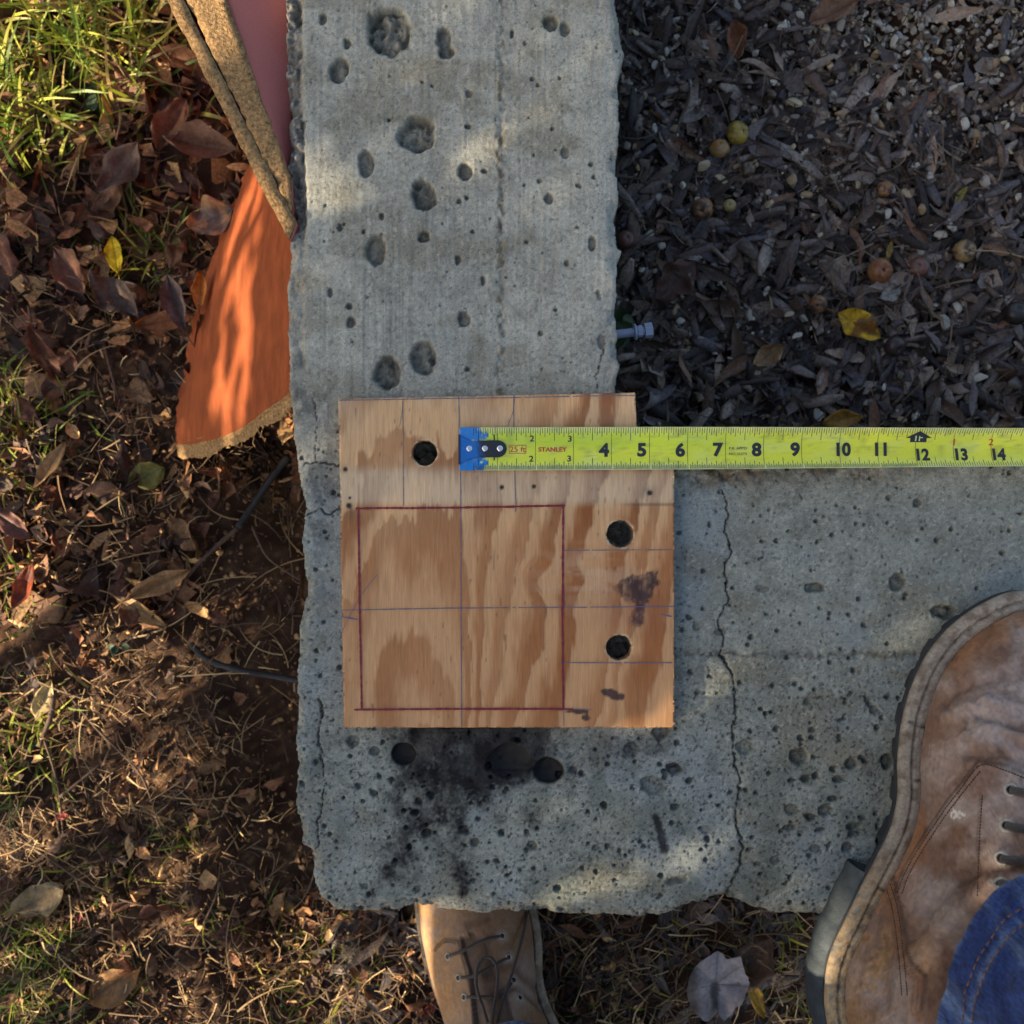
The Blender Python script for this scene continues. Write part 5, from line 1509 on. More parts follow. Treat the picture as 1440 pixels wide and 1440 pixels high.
while cnt_l < 190 and tries < 4000:
    tries += 1
    px, py = rng.uniform(872, 1470), rng.uniform(-30, 600)
    if rng.random() < .9 * min(1, blob(px, py, 1300, 70, 150, 90)): continue
    x, y = px_ground(px, py)
    if not seen(px, py): continue
    sc_l = rng.uniform(.34, .74); tn = list(M_DARK)[rng.integers(0, 6)]
    o = thing_at('slender_leaf', slender_me[cnt_l % 14], x, y, float(ground_z(x, y)) + rng.uniform(.010, .019), rng.uniform(0, 6.28), sc_l, rng.normal(0, .5), rng.normal(0, .3))
    own_mat(o, M_DARK[tn]); wh_, d_ = where(px, py, MARKS_R)
    tag(o, None, 'leaf', 'dark leaves on the gravel bed')
    items.append((o, ('small' if sc_l < .46 else 'medium' if sc_l < .6 else 'large') + f' {tn} {shape_d[cnt_l % 14]} leaf ' + wh_, d_))
    cnt_l += 1
spread_labels(items); items = []
cnt_s = 0
while cnt_s < 210:
    px, py = rng.uniform(872, 1450), rng.uniform(-15, 600)
    if rng.random() > gravel_density(px, py): continue
    if not seen(px, py): continue
    x, y = px_ground(px, py)
    r = rng.uniform(.0034, .0058) if rng.random() > .12 else rng.uniform(.0058, .0078); tn = list(M_STONE)[rng.integers(0, 5)]
    o = thing_at('pebble', stone_me[cnt_s % 9], x, y, float(ground_z(x, y)) + rng.uniform(.011, .019), rng.uniform(0, 6.28), r, rng.uniform(-.4, .4), rng.uniform(-.4, .4))
    own_mat(o, M_STONE[tn]); wh_, d_ = where(px, py, MARKS_R)
    tag(o, None, 'pebble', 'pebbles among the dark leaves')
    items.append((o, ('small' if r < .0044 else 'medium' if r < .0058 else 'large') + f' {tn} pebble ' + wh_, d_))
    cnt_s += 1

spread_labels(items); items = []
# crab apples
m_calyx = material('calyx', srgb(44, 30, 20), .9)
def apple(px, py, rpx, c1, c2, label, stem=None, seed=0):
    z = GZ + .022
    p = P(px, py, z); r = rpx * K * (H - z) / 1440
    t = empty('crab_apple', (p.x, p.y, p.z - r * .6)); tag(t, label, 'crab apple', 'fallen crab apples right of the wall')
    n_, m_ = 28, 18
    th, ph = np.meshgrid(np.linspace(0, 2 * math.pi, n_, endpoint=False), np.linspace(0.02, math.pi - .02, m_))
    rr = r * (1 - .28 * np.exp(-(ph / .3) ** 2) - .12 * np.exp(-((math.pi - ph) / .35) ** 2)) * (1 + .012 * np.sin(th * 5 + seed) + .12 * (fbm(np.cos(th) * 2 + seed, ph * 2, 2, 3) - .5))
    v = np.stack([rr * np.sin(ph) * np.cos(th), rr * np.sin(ph) * np.sin(th), rr * np.cos(ph) * .88], -1)
    R = rotm(seed * 1.7, .35 + .3 * math.sin(seed), .25 * math.cos(seed * 2))
    k_ = sst(.45, .62, fbm(np.cos(th) * 2.2 + seed * 3, ph * 2.5 + np.sin(th), 4, 8))
    c = np.array(c1) + (np.array(c2) - np.array(c1)) * k_[..., None]
    v = v.reshape(-1, 3) @ R.T + np.array((0, 0, r * .6))
    ob('fruit', mesh_np('fruit', v, grid_faces(m_, n_, True)[:, ::-1], c.reshape(-1, 3)), m_fruit, t)
    top = R @ np.array((0, 0, r * .62)) + np.array((0, 0, r * .6))
    axis_ = R @ np.array((0, 0, 1.0))
    pts = []
    for k in range(7):
        a = k * 2 * math.pi / 6
        pts.append(R @ np.array((.16 * r * math.cos(a), .16 * r * math.sin(a), r * .70)) + np.array((0, 0, r * .6)))
    v = np.array([top] + pts[:6]); ob('calyx', mesh_np('calyx', v, np.array([(0, 1 + i, 1 + (i + 1) % 6) for i in range(6)])), m_calyx, t)
    if stem:
        q_ = P(stem[0], stem[1], z) - Vector(t.location)
        v, f = tube_np(spline([Vector(top) * .9, Vector(top).lerp(q_, .5) + Vector((0, .001, .004)), q_], 5), .0007, 6)
        ob('stem', mesh_np('stem', v, f), material('stem', srgb(150, 130, 100), .8), t)
m_fruit = material('fruit_skin', attr='col', rough=0.4, noise=(400, .7, 1.2), spec=.5)
YL, TN, OR, BR, RD_, DKF = srgb(166, 138, 54), srgb(148, 122, 82), srgb(138, 98, 60), srgb(70, 53, 42), srgb(98, 72, 64), srgb(44, 37, 35)
apple(1037, 187, 16.5, YL, srgb(120, 100, 36), 'bright yellow crab apple with a dark calyx, largest of the pair', seed=1)
apple(1012, 209, 14, TN, srgb(150, 100, 40), 'tan yellow crab apple touching the bright yellow one', seed=2)
apple(987, 294, 16, OR, BR, 'half rotten orange and brown crab apple below the yellow pair', seed=3)
apple(1238, 381, 17.5, OR, srgb(120, 66, 34), 'orange crab apple with a split skin above the yellow leaf', seed=4)
apple(1357, 353, 16, TN, BR, 'tan crab apple with a long straight stem near the right edge', stem=(1440, 362), seed=5)
apple(1293, 375, 14, RD_, srgb(120, 80, 70), 'dull red crab apple right of the orange one', seed=6)
apple(1151, 428, 13, BR, OR, 'small brown crab apple left of the yellow leaf', seed=7)
apple(1258, 487, 15, srgb(58, 44, 42), DKF, 'dark shrivelled crab apple below the yellow leaf', seed=8)
apple(1428, 441, 17, DKF, srgb(28, 24, 24), 'black shrivelled crab apple at the right edge', seed=9)
apple(1244, 266, 11, OR, BR, 'small orange crab apple in the middle of the gravel bed', seed=10)
apple(1026, 289, 9, srgb(150, 140, 80), TN, 'smallest pale green crab apple beside the half rotten one', seed=11)
apple(880, 337, 13, srgb(88, 46, 34), BR, 'dark red crab apple against the right side of the wall', seed=12)
apple(1052, 238, 11, srgb(110, 96, 76), BR, 'grey brown crab apple below the bright yellow one', seed=13)

# --- one-off leaves
def special(px, py, L, Wd, c, label, az, z=.022, curl=.5, fold=.4, lobes=0, tx=0, ty=0, name='fallen_leaf', seed=0, spots=None, wave=.4, trans=.2, a=1.0, gz=None):
    v, f = leaf_np(L, Wd, a, curl, fold, .3, 31, 17, seed=seed, lobes=lobes, wave=wave)
    n_ = fbm(v[:, 0] * 90 + seed, v[:, 1] * 90, 4, 6); n2_ = fbm(v[:, 0] * 400, v[:, 1] * 400, 2, 7)
    cc_ = np.array(c) * (.7 + .6 * n2_)[:, None]
    if spots is not None: cc_ = cc_ + (np.array(spots) - cc_) * sst(.45, .62, n_)[:, None]
    cc_ = cc_ * (.72 + .56 * fbm(v[:, 0] * 150 + seed * 3, v[:, 1] * 150, 4, 9))[:, None]
    sv_ = np.abs((v[:, 0] / L * 11 + np.abs(v[:, 1]) / Wd * 4.0) % 1 - .5) * 2
    cc_ = cc_ * (1 - .28 * sst(.82, .98, sv_))[:, None]
    vein = np.exp(-(v[:, 1] / (.02 * Wd + 3e-4)) ** 2); cc_ = cc_ * (1 - .35 * vein)[:, None]
    x, y = px_ground(px, py, (gz if gz is not None else GZ) + z)
    me_ = mesh_np(name, v, f, cc_); me_.materials.append(m_leaf_s)
    o = thing_at(name, me_, x, y, float(ground_z(x, y)) + z, az, 1.0, tx, ty)
    return tag(o, label, 'leaf')
m_leaf_s = material('coloured_leaf', attr='col', rough=.55, noise=(350, .75, 1.25), bump=(600, .4), spec=.4, trans=.25)
special(1207, 458, .044, .026, srgb(205, 160, 30), 'bright yellow leaf with brown blotches on the dark gravel bed', -.5, curl=.5, spots=srgb(130, 84, 26), seed=1)
special(1352, 274, .020, .007, srgb(134, 122, 56), 'small narrow yellow leaf near the right edge', 1.0, seed=2)
special(1182, 590, .036, .016, srgb(150, 108, 40), 'ochre leaf half hidden under the tape measure', .2, seed=3)
special(1250, 352, .016, .006, srgb(140, 116, 54), 'tiny yellow leaf tip above the orange crab apple', 1.4, seed=4)
special(1080, 500, .034, .018, srgb(150, 118, 84), 'curled tan leaf on dark leaves right of the bolt', .6, curl=1.0, seed=5)
special(1170, 20, .05, .022, srgb(136, 102, 78), 'folded tan leaf at the top edge beside the pale pebbles', .45, fold=.9, seed=6)
special(1035, 55, .036, .018, srgb(130, 84, 56), 'reddish brown leaf near the top left of the gravel bed', 1.7, fold=.8, seed=7)
special(950, 395, .05, .032, srgb(92, 66, 56), 'ragged red brown leaf between the wall and the gravel', .8, lobes=3, seed=8)
special(1250, 415, .02, .014, srgb(150, 146, 140), 'pale grey leaf scrap under the orange crab apple', .3, seed=9)
special(158, 356, .034, .016, srgb(228, 196, 24), 'bright lemon yellow leaf standing in the left grass', 1.75, z=.03, fold=.8, seed=10)
special(45, 822, .046, .016, srgb(150, 70, 34), 'curled orange brown leaf at the left edge', 1.2, z=.03, curl=.9, fold=.8, seed=11, spots=srgb(110, 48, 26))
special(18, 735, .048, .018, srgb(108, 66, 52), 'red brown shiny leaf cut by the left edge', -.6, z=.03, fold=.5, seed=12)
special(205, 668, .032, .026, srgb(134, 126, 60), 'dull olive leaf below the orange panel', .5, z=.02, fold=.2, seed=13)
special(285, 205, .066, .030, srgb(112, 84, 66), 'big folded brown leaf left of the tan board edge', -.15, z=.035, curl=.8, fold=.7, seed=14)
special(245, 178, .052, .026, srgb(108, 70, 50), 'dark red brown leaf under the tan board edge', 1.1, z=.03, fold=.6, seed=15)
special(300, 310, .042, .034, srgb(112, 92, 84), 'round grey brown leaf with pale spots beside the orange panel', .4, z=.04, fold=.3, seed=16, spots=srgb(170, 130, 90))
special(283, 410, .034, .014, srgb(190, 116, 46), 'small glowing orange leaf at the orange panel', 1.5, z=.05, fold=.8, seed=17)
special(255, 430, .05, .020, srgb(108, 88, 82), 'rolled grey leaf pointing down beside the orange panel', 1.9, z=.04, fold=1.2, seed=18)
special(240, 455, .05, .02, srgb(140, 84, 40), 'amber leaf under the rolled grey leaf', .2, z=.03, fold=.4, seed=19)
special(170, 240, .056, .03, srgb(96, 74, 62), 'broad dull brown leaf below the grass clump', .9, z=.03, curl=.9, seed=20)
special(95, 378, .05, .03, srgb(112, 70, 50), 'brown leaf left of the yellow leaf', 2.2, z=.03, seed=21)
special(255, 80, .06, .018, srgb(140, 92, 56), 'long tan leaf stuck in grass near the board', -.3, z=.03, fold=.8, seed=22)
special(1062, 1398, .04, .012, srgb(176, 136, 30), 'yellow strip of leaf beside the pale grey leaf', -1.2, z=.02, seed=23)
special(1050, 1350, .06, .036, srgb(98, 74, 56), 'brown leaf behind the pale grey leaf', .9, z=.014, seed=24)
special(160, 1385, .055, .03, srgb(150, 112, 72), 'folded tan leaf at the bottom left', .6, z=.02, fold=.8, seed=25)
special(92, 1145, .012, .007, srgb(128, 40, 28), 'small bright red leaf scrap low on the left', .3, z=.02, seed=26)
special(105, 1295, .014, .005, srgb(128, 46, 30), 'narrow red leaf scrap near the bottom left', 1.4, z=.02, seed=27)
special(60, 985, .04, .016, srgb(196, 172, 118), 'pale straw coloured leaf at the left edge', 1.2, z=.02, seed=28)
special(50, 1270, .05, .03, srgb(170, 144, 104), 'crumpled pale tan leaf at the lower left', .5, z=.02, curl=1.0, fold=.6, seed=29)
special(200, 860, .055, .016, srgb(176, 138, 90), 'long tan leaf in the sunlit litter left of the wall', -.5, z=.025, fold=.7, seed=30)
special(230, 820, .06, .018, srgb(160, 122, 80), 'twisted tan leaf above the dark root', .45, z=.03, fold=.9, seed=31)
special(75, 655, .05, .014, srgb(168, 128, 82), 'slim tan leaf in dry grass at the left', 1.0, z=.03, seed=32)
special(604, 1428, .018, .009, srgb(124, 50, 34), 'red leaf scrap beside the lower boot', .8, z=.02, seed=33)
# pale grey maple-like leaf, lower right
mv, mf = [], []
lob = [(90, 1.0), (112, .55), (138, .92), (160, .5), (185, .8), (215, .42), (250, .5), (270, .32), (290, .5), (325, .42), (355, .8), (20, .5), (42, .92), (68, .55)]
mang = np.radians([a for a, b in lob]); mr = .45 + .55 * np.array([b for a, b in lob])
NR = 16
pts = []
dens = np.linspace(0, 2 * math.pi, 85)[:-1]
MP = [(962, 1380), (975, 1352), (985, 1336), (1004, 1328), (1016, 1341), (1034, 1334), (1040, 1356), (1048, 1374), (1040, 1398), (1030, 1408), (1014, 1428), (1004, 1408), (988, 1424), (972, 1412), (966, 1398)]
ma = np.array([math.atan2(1378 - b, a - 1004) % (2 * math.pi) for a, b in MP]); mrr = np.array([math.hypot(a - 1004, b - 1378) / 52 for a, b in MP])
order = np.argsort(ma); ma = ma[order]; mrr = mrr[order]
rad_ = np.interp(dens, np.concatenate([ma - 2 * math.pi, ma, ma + 2 * math.pi]), np.concatenate([mrr] * 3)) * (1 + .10 * (fbm(dens * 7, dens * 0, 2, 3) - .5))
for k in range(NR + 1):
    rr_ = rad_ * k / NR * .034
    zx = .010 * (k / NR) ** 2 * (fbm(np.cos(dens) * 1.5, np.sin(dens) * 1.5 + k * .1, 2, 5) - .3) + .004 * np.abs(np.sin(dens * 2.5)) * k / NR
    pts.append(np.stack([rr_ * np.cos(dens), rr_ * np.sin(dens), zx], -1))
mvv = np.array(pts).reshape(-1, 3)
mface = grid_faces(NR + 1, 84, True)
mcol = np.ones((len(mvv), 3)) * np.array(srgb(150, 142, 142)); aa = np.arctan2(mvv[:, 1], mvv[:, 0])
vd = np.min([np.abs((aa - t + math.pi) % (2 * math.pi) - math.pi) for t in np.radians([90, 138, 185, -5, 42])], 0) * np.hypot(mvv[:, 0], mvv[:, 1])
mcol = mcol * (.7 + .6 * fbm(mvv[:, 0] * 130, mvv[:, 1] * 130, 4, 11))[:, None]
mcol = mcol * (1 - .4 * np.exp(-(vd / .0006) ** 2))[:, None]
mcol = mcol + (np.array(srgb(62, 54, 52)) - mcol) * (.85 * sst(.35, .7, (blob(mvv[:, 0], mvv[:, 1], -.001, -.008, .006, .016)) + .7 * (fbm(mvv[:, 0] * 240, mvv[:, 1] * 240, 3, 12) - .5)))[:, None]
mcol = mcol + (np.array(srgb(92, 74, 60)) - mcol) * (.85 * sst(-.008, -.018, mvv[:, 0] + .006 * fbm(mvv[:, 0] * 200, mvv[:, 1] * 200, 2, 4)))[:, None]
mp_me = mesh_np('maple_leaf', np.concatenate([mvv, mvv - np.array((0, 0, .0004))]), np.concatenate([mface, mface[:, ::-1] + len(mvv)]), np.concatenate([mcol, mcol])); mp_me.materials.append(m_leaf_s)
x, y = px_ground(1004, 1378, GZ + .02)
tag(thing_at('maple_leaf', mp_me, x, y, float(ground_z(x, y)) + .030, 0.0, 1.0, .12, .1), 'large pale grey lobed leaf on the ground between the two boots', 'leaf')

# --- left side: broad brown leaves
cnt_b = 0; tries = 0
shape_b = ['curled' if abs(float(v[0][:, 2].max() - v[0][:, 2].min())) > .026 else 'flattish' for v in broad]
while cnt_b < 84 and tries < 5000:
    tries += 1
    px, py = rng.uniform(-20, 430), rng.uniform(-10, 1440)
    dens_ = .55 * blob(px, py, 130, 270, 220, 130) + .8 * blob(px, py, 60, 620, 200, 260) + .8 * blob(px, py, 240, 480, 90, 150) + .35 * blob(px, py, 250, 800, 150, 120) + .22
    if py > 1000: dens_ *= .55
    if py < 230 and px < 200: dens_ *= .25
    if rng.random() > dens_ or not seen(px, py): continue
    x, y = px_ground(px, py)
    sc_l = rng.uniform(.26, .74) if py < 900 else rng.uniform(.2, .5); tn = list(M_BROWN)[rng.integers(0, 5)]
    o = thing_at('fallen_leaf', broad_me[cnt_b % 10], x, y, float(ground_z(x, y)) + rng.uniform(.008, .024), rng.uniform(0, 6.28), sc_l, rng.normal(0, .55), rng.normal(0, .4))
    own_mat(o, M_BROWN[tn]); wh_, d_ = where(px, py, MARKS_L)
    tag(o, None, 'leaf', 'brown leaves left of the wall')
    items.append((o, ('small' if sc_l < .42 else 'medium' if sc_l < .6 else 'large') + f' {tn} {shape_b[cnt_b % 10]} leaf ' + wh_, d_))
    cnt_b += 1
spread_labels(items); items = []
lf = Pile()
bt = [srgb(74, 54, 44), srgb(108, 76, 54), srgb(150, 108, 70), srgb(54, 40, 34), srgb(92, 60, 46), srgb(124, 84, 58), srgb(182, 142, 94)]
for k in range(11200):
    px, py = rng.uniform(-120, 460), rng.uniform(-120, 1580)
    if k > 8200: px, py = rng.uniform(-700, 460), rng.uniform(-500, 1900)
    if k > 8200 and px > -120 and -120 < py < 1580: continue
    if 7200 < k <= 8200: px, py = rng.uniform(420, 900), rng.uniform(1260, 1560)
    x, y = px_ground(px, py)
    if px > 270 and 690 < py < 1250 and rng.random() < .85 * sst(250, 330, px): continue
    if k < 7200 and py > 880 and rng.random() < .3: continue
    if fbm(px / 60, py / 60, 3, 88) < .44 and rng.random() < .75: continue
    i = rng.integers(0, 14); u_ = rng.random() + (.0 if py > 880 else .0); pr = slender_lo[i] if u_ < .18 else chip[i % 6] if u_ < .36 else broad_lo[i % 10] if u_ < .46 else flake[i]
    v = place(pr, x, y, float(ground_z(x, y)) + rng.uniform(.0, .018), rng.uniform(0, 6.28), .10 + .42 * rng.random() ** 2.2 if pr is not flake[i] else (rng.uniform(.35, 1.0) if py > 880 else rng.uniform(.5, 1.9)), rng.normal(0, .75), rng.normal(0, .55))
    lf.add(v, pr[1], vein_cols(v, bt[rng.integers(0, 7)], k))
tag(ob('leaf_litter', lf.mesh('leaf_litter'), m_litter), 'mass of brown leaf scraps and chips left of the wall', 'litter', kind='stuff')
cl = Pile()
for k in range(9000):
    px, py = rng.uniform(-60, 440), rng.uniform(300, 1500)
    gold = blob(px, py, 130, 850, 60, 50) + blob(px, py, 380, 630, 60, 40) + blob(px, py, 340, 830, 40, 40) + blob(px, py, 380, 1350, 60, 50) + blob(px, py, 90, 1260, 70, 60) + .35
    if rng.random() > gold: continue
    x, y = px_ground(px, py); r = .0009 + .0036 * rng.random() ** 2.5
    pr = stones_lo[rng.integers(0, 6)]
    v = (pr[0] * r) @ rotm(rng.uniform(0, 6), rng.uniform(-.5, .5), 0).T + np.array((x, y, float(ground_z(x, y)) + rng.uniform(.0, .006)))
    cl.add(v, pr[1], np.array([srgb(104, 76, 52), srgb(134, 100, 66), srgb(80, 58, 42), srgb(166, 130, 86)][rng.integers(0, 4)]))
tag(ob('soil_crumbs', cl.mesh('soil_crumbs'), m_litter), 'loose brown soil crumbs on the ground left of the wall', 'soil', kind='stuff')

# --- grass and straw
def blades(pl, px, py, n, L, wd, cols, lean, spread, seg=4, flat=False, az0=None, azs=3.2):
    x0_, y0_ = px_ground(px, py)
    for k in range(n):
        x = x0_ + rng.normal(0, spread); y = y0_ + rng.normal(0, spread)
        z = float(ground_z(x, y))
        az = rng.uniform(0, 6.28) if az0 is None else az0 + rng.uniform(-azs, azs)
        l_ = L * rng.uniform(.45, 1.25); w_ = wd * rng.uniform(.6, 1.3)
        le = lean * rng.uniform(.5, 1.4)
        t = np.linspace(0, 1, seg + 1)
        if flat:
            h_ = z + rng.uniform(.004, .026); rr = l_ * (t - .5); zz = h_ + rng.normal(0, .08) * rr + .004 * np.sin(t * 3 + k)
            bend = rng.normal(0, .18) * l_ * (t - .5) ** 2 * 2
            w_t = w_ * (1 - .75 * t) * rng.uniform(.6, 1.5)
        else:
            ang = le * (0.35 + t * .9)
            rr = np.concatenate([[0], np.cumsum(np.sin(ang[1:]) * l_ / seg)]); zz = z - .003 + np.concatenate([[0], np.cumsum(np.cos(ang[1:]) * l_ / seg)])
            bend = rng.normal(0, .1) * rr
            w_t = w_ * (1 - t ** 2 * .94)
        ca_, sa_ = math.cos(az), math.sin(az)
        cx = x + rr * ca_ - bend * sa_; cy = y + rr * sa_ + bend * ca_
        nx_, ny_ = -sa_, ca_
        vl = np.stack([cx - nx_ * w_t / 2, cy - ny_ * w_t / 2, zz], -1); vr = np.stack([cx + nx_ * w_t / 2, cy + ny_ * w_t / 2, zz + w_ * .25], -1)
        v = np.concatenate([vl, vr]); m_ = seg + 1
        f = np.array([(i, m_ + i, m_ + i + 1, i + 1) for i in range(seg)])
        c0 = np.array(cols[rng.integers(0, len(cols))]) * rng.uniform(.75, 1.2)
        pl.add(v, f, c0)
m_grass = material('grass_blade', attr='col', rough=.5, spec=.45, trans=.35)
m_straw = material('straw', attr='col', rough=.7, spec=.3, trans=.12)
gs = Pile()
GR = [srgb(106, 128, 40), srgb(146, 158, 52), srgb(78, 104, 40), srgb(174, 174, 66), srgb(120, 140, 58)]
GY_ = GR + [srgb(160, 150, 80), srgb(150, 130, 78)]
for px, py, n, L, sp in ((30, 170, 95, .06, .026), (20, 215, 60, .05, .02), (100, 60, 80, .075, .03), (60, 20, 90, .08, .035), (150, 40, 80, .08, .03), (210, 20, 80, .075, .03), (180, 90, 60, .06, .03),
                         (120, 130, 50, .055, .03), (240, 60, 45, .06, .02), (0, 80, 60, .07, .03), (150, 0, 70, .08, .03), (70, 140, 40, .055, .02), (60, 200, 36, .045, .02), (-30, 140, 60, .06, .03)):
    blades(gs, px, py, int(n * .72), L * 1.15, .0036, GY_, .9, sp)
for q_k in range(46):
    blades(gs, rng.uniform(-620, -60), rng.uniform(-300, 1700), 40, .05, .003, GY_, .9, .03)
for px, py, n, L, sp in ((200, 330, 40, .045, .02), (235, 350, 22, .04, .015), (170, 400, 20, .035, .02), (30, 570, 60, .045, .022), (90, 585, 24, .05, .012), (15, 650, 30, .04, .02), (5, 800, 30, .045, .016), (15, 1060, 60, .045, .022),
                         (40, 1090, 30, .04, .02), (0, 980, 20, .04, .015), (260, 1165, 22, .03, .010), (150, 1240, 40, .03, .02), (310, 1295, 20, .03, .01), (30, 1310, 50, .045, .03), (50, 1360, 40, .04, .02), (190, 1360, 18, .03, .01),
                         (420, 1400, 80, .035, .026), (450, 1360, 40, .03, .02), (100, 1420, 36, .04, .02), (10, 1420, 40, .04, .02), (0, 620, 50, .05, .02), (50, 610, 36, .05, .02), (25, 850, 24, .045, .015), (30, 1340, 50, .05, .025), (60, 1000, 30, .045, .02), (380, 1300, 20, .03, .015), (870, 1420, 40, .03, .02), (1090, 1330, 20, .04, .02), (900, 1350, 26, .03, .03), (560, 1340, 18, .03, .02),
                         (1120, 1400, 30, .035, .02), (120, 330, 16, .04, .02), (150, 690, 8, .03, .02)):
    blades(gs, px, py, n, L, .0022, GY_, 1.0, sp)
tag(ob('grass', gs.mesh('grass'), m_grass), 'green grass clumps growing left of and below the wall', 'grass', kind='stuff')
sw = Pile()
SW = [srgb(168, 136, 92), srgb(144, 112, 74), srgb(114, 86, 60), srgb(190, 160, 114), srgb(86, 66, 52), srgb(128, 104, 78)]
for k in range(860):
    px, py = rng.uniform(-40, 430), rng.uniform(450, 1480)
    if k > 620: px, py = rng.uniform(-600, -40), rng.uniform(-300, 1800)
    if py < 900 and rng.random() < .45: continue
    if px > 320 and 720 < py < 1150 and rng.random() < .7: continue
    blades(sw, px, py, 6, rng.uniform(.010, .030), rng.uniform(.0006, .0013), SW, 1, .014, 3, True)
for k in range(380):
    px, py = rng.uniform(420, 1180), rng.uniform(1270, 1500)
    if k > 230: px, py = rng.uniform(300, 1900), rng.uniform(1300, 1900)
    blades(sw, px, py, 7, .030, .0011, SW[2:], 1, .016, 3, True)
for k in range(70):
    px, py = rng.uniform(-20, 420), rng.uniform(450, 1450)
    blades(sw, px, py, 2, .075, .0013, SW, 1, .02, 6, True)
for k in range(60):
    px, py = rng.uniform(-20, 420), rng.uniform(-20, 500)
    blades(sw, px, py, 5, .04, .0011, SW, 1, .02, 3, True)
for px, py, n in ((225, 690, 26), (290, 640, 20), (190, 560, 16), (130, 640, 20), (260, 1010, 30), (300, 1120, 40), (170, 1150, 40), (250, 1210, 26), (370, 1380, 40), (320, 1180, 30)):
    blades(sw, px, py, n, .024, .0016, SW[:4], .9, .014, 3)
tag(ob('dry_straw', sw.mesh('dry_straw'), m_straw), 'dry straw and dead grass over the soil left of and below the wall', 'straw', kind='stuff')

tw = Pile()
for k in range(230):
    px, py = rng.uniform(870, 1460), rng.uniform(-20, 620)
    blades(tw, px, py, 3, rng.uniform(.02, .05), rng.uniform(.0008, .0018), [srgb(66, 54, 46), srgb(96, 80, 66), srgb(122, 104, 84), srgb(50, 42, 38)], 1, .02, 4, True)
tag(ob('twig_scraps', tw.mesh('twig_scraps'), m_straw), 'thin dry twig scraps scattered over the gravel bed', 'twigs', kind='stuff')
# small green weeds
m_weed = material('weed', srgb(44, 66, 32), .5, noise=(300, .7, 1.3), trans=.25)
def weed(px, py, label, n=14, L=.016, z=.015, sp=.010):
    x, y = px_ground(px, py)
    pl = Pile()
    for k in range(n):
        pr = leaf_np(L * rng.uniform(.6, 1.1), L * .7, .9, .4, .3, 0, 6, 4, seed=k, stem=True)
        a = rng.uniform(0, 6.28); r_ = sp * math.sqrt(rng.random())
        pl.add(place(pr, r_ * math.cos(a), r_ * math.sin(a), z * rng.uniform(.5, 1.2), a + 3.14, 1, rng.normal(0, .3), rng.normal(0, .3)), pr[1])
    o = ob('weed', pl.mesh('weed'), m_weed); o.location = (x, y, float(ground_z(x, y)))
    tag(o, label, 'weed', 'small green weeds')
weed(200, 132, 'bright green weed tuft below the grass near the board')
weed(140, 140, 'flat green weed in the grass clump', 12)
weed(870, 468, 'dark green weed between the bolt and the wall', 7, .018, .03, .012)
weed(182, 900, 'tiny green seedling in sunlit litter', 6, .009)

# --- twigs and pipe
m_twig = material('twig_bark', srgb(92, 70, 54), .85, noise=(300, .6, 1.4, (1, 1, 1)), bump=(700, .6))
m_pipe = material('dark_bark', srgb(42, 38, 36), .6, noise=(200, .7, 1.3))
def stick(pts, r, label, name='twig', mat=None, z=.018, cat='twig', grp='twigs in the left litter', taper=.6):
    w_ = []
    for p in pts:
        x, y = px_ground(p[0], p[1], GZ + z)
        w_.append(Vector((x, y, float(ground_z(x, y)) * .5 + GZ * .5 + z + (p[2] if len(p) > 2 else 0))))
    sp = spline(w_, 5); n_ = len(sp)
    c0 = sp[0].copy()
    v, f = tube_np([p - c0 for p in sp], [r * (1 - (1 - taper) * i / n_) * rng.uniform(.88, 1.12) for i in range(n_)], 7)
    o = ob(name, mesh_np(name, v, f), mat or m_twig); o.location = c0
    tag(o, label, cat, grp)
stick([(402, 640), (376, 672), (350, 712), (332, 742)], .0034, 'thick dark bent stick below the orange panel', mat=m_pipe, name='stick', cat='stick', taper=.9)
stick([(332, 742), (300, 772), (272, 800), (252, 830)], .0022, 'thin stem continuing from the dark bent stick')
stick([(268, 905), (290, 928), (330, 942), (372, 952), (425, 962)], .0030, 'dark grey bare root running under the wall', name='root', mat=m_pipe, cat='root', grp=None, taper=1)
for i, (pts, lb) in enumerate([
        ([(252, 830), (230, 860), (200, 890)], 'reddish twig left of the dark root'), ([(350, 740), (370, 780), (392, 800), (420, 818)], 'forked twig beside the wall'),
        ([(60, 720), (100, 760), (140, 790)], 'tan twig crossing the left litter'), ([(0, 1155), (70, 1205), (120, 1245), (170, 1268), (230, 1275), (262, 1250)], 'long curved stem in the lower left'),
        ([(88, 965), (130, 1020), (185, 1075), (205, 1105), (230, 1175)], 'straight stalk pointing down to the lower grass'), ([(40, 430), (50, 470), (60, 500)], 'short stalk above the left dry grass'),
        ([(60, 1040), (80, 1100), (92, 1180)], 'thin red stem left of the long stalk'), ([(85, 1120), (140, 1075)], 'tan stalk crossing the red stem'),
        ([(145, 480), (165, 560), (180, 600)], 'thin upright stem beside the dry grass'), ([(35, 700), (40, 760), (55, 800)], 'brown stem above the orange leaf'),
        ([(350, 1195), (378, 1208), (378, 1235), (362, 1250)], 'kinked stem near the lower corner of the wall'), ([(270, 1335), (300, 1270), (310, 1240)], 'grey stalk in the lower straw'),
        ([(75, 970), (70, 1010), (52, 1050)], 'weathered flat stalk at the left'), ([(1030, 1320), (1080, 1312), (1130, 1318)], 'pale twig near the heel of the big boot'),
        ([(930, 1330), (980, 1345), (1000, 1360)], 'grey twig above the pale leaf'), ([(0, 830), (20, 820), (50, 790)], 'thin twig at the left edge')]):
    stick(pts, .0013 if i not in (12,) else .003, lb)
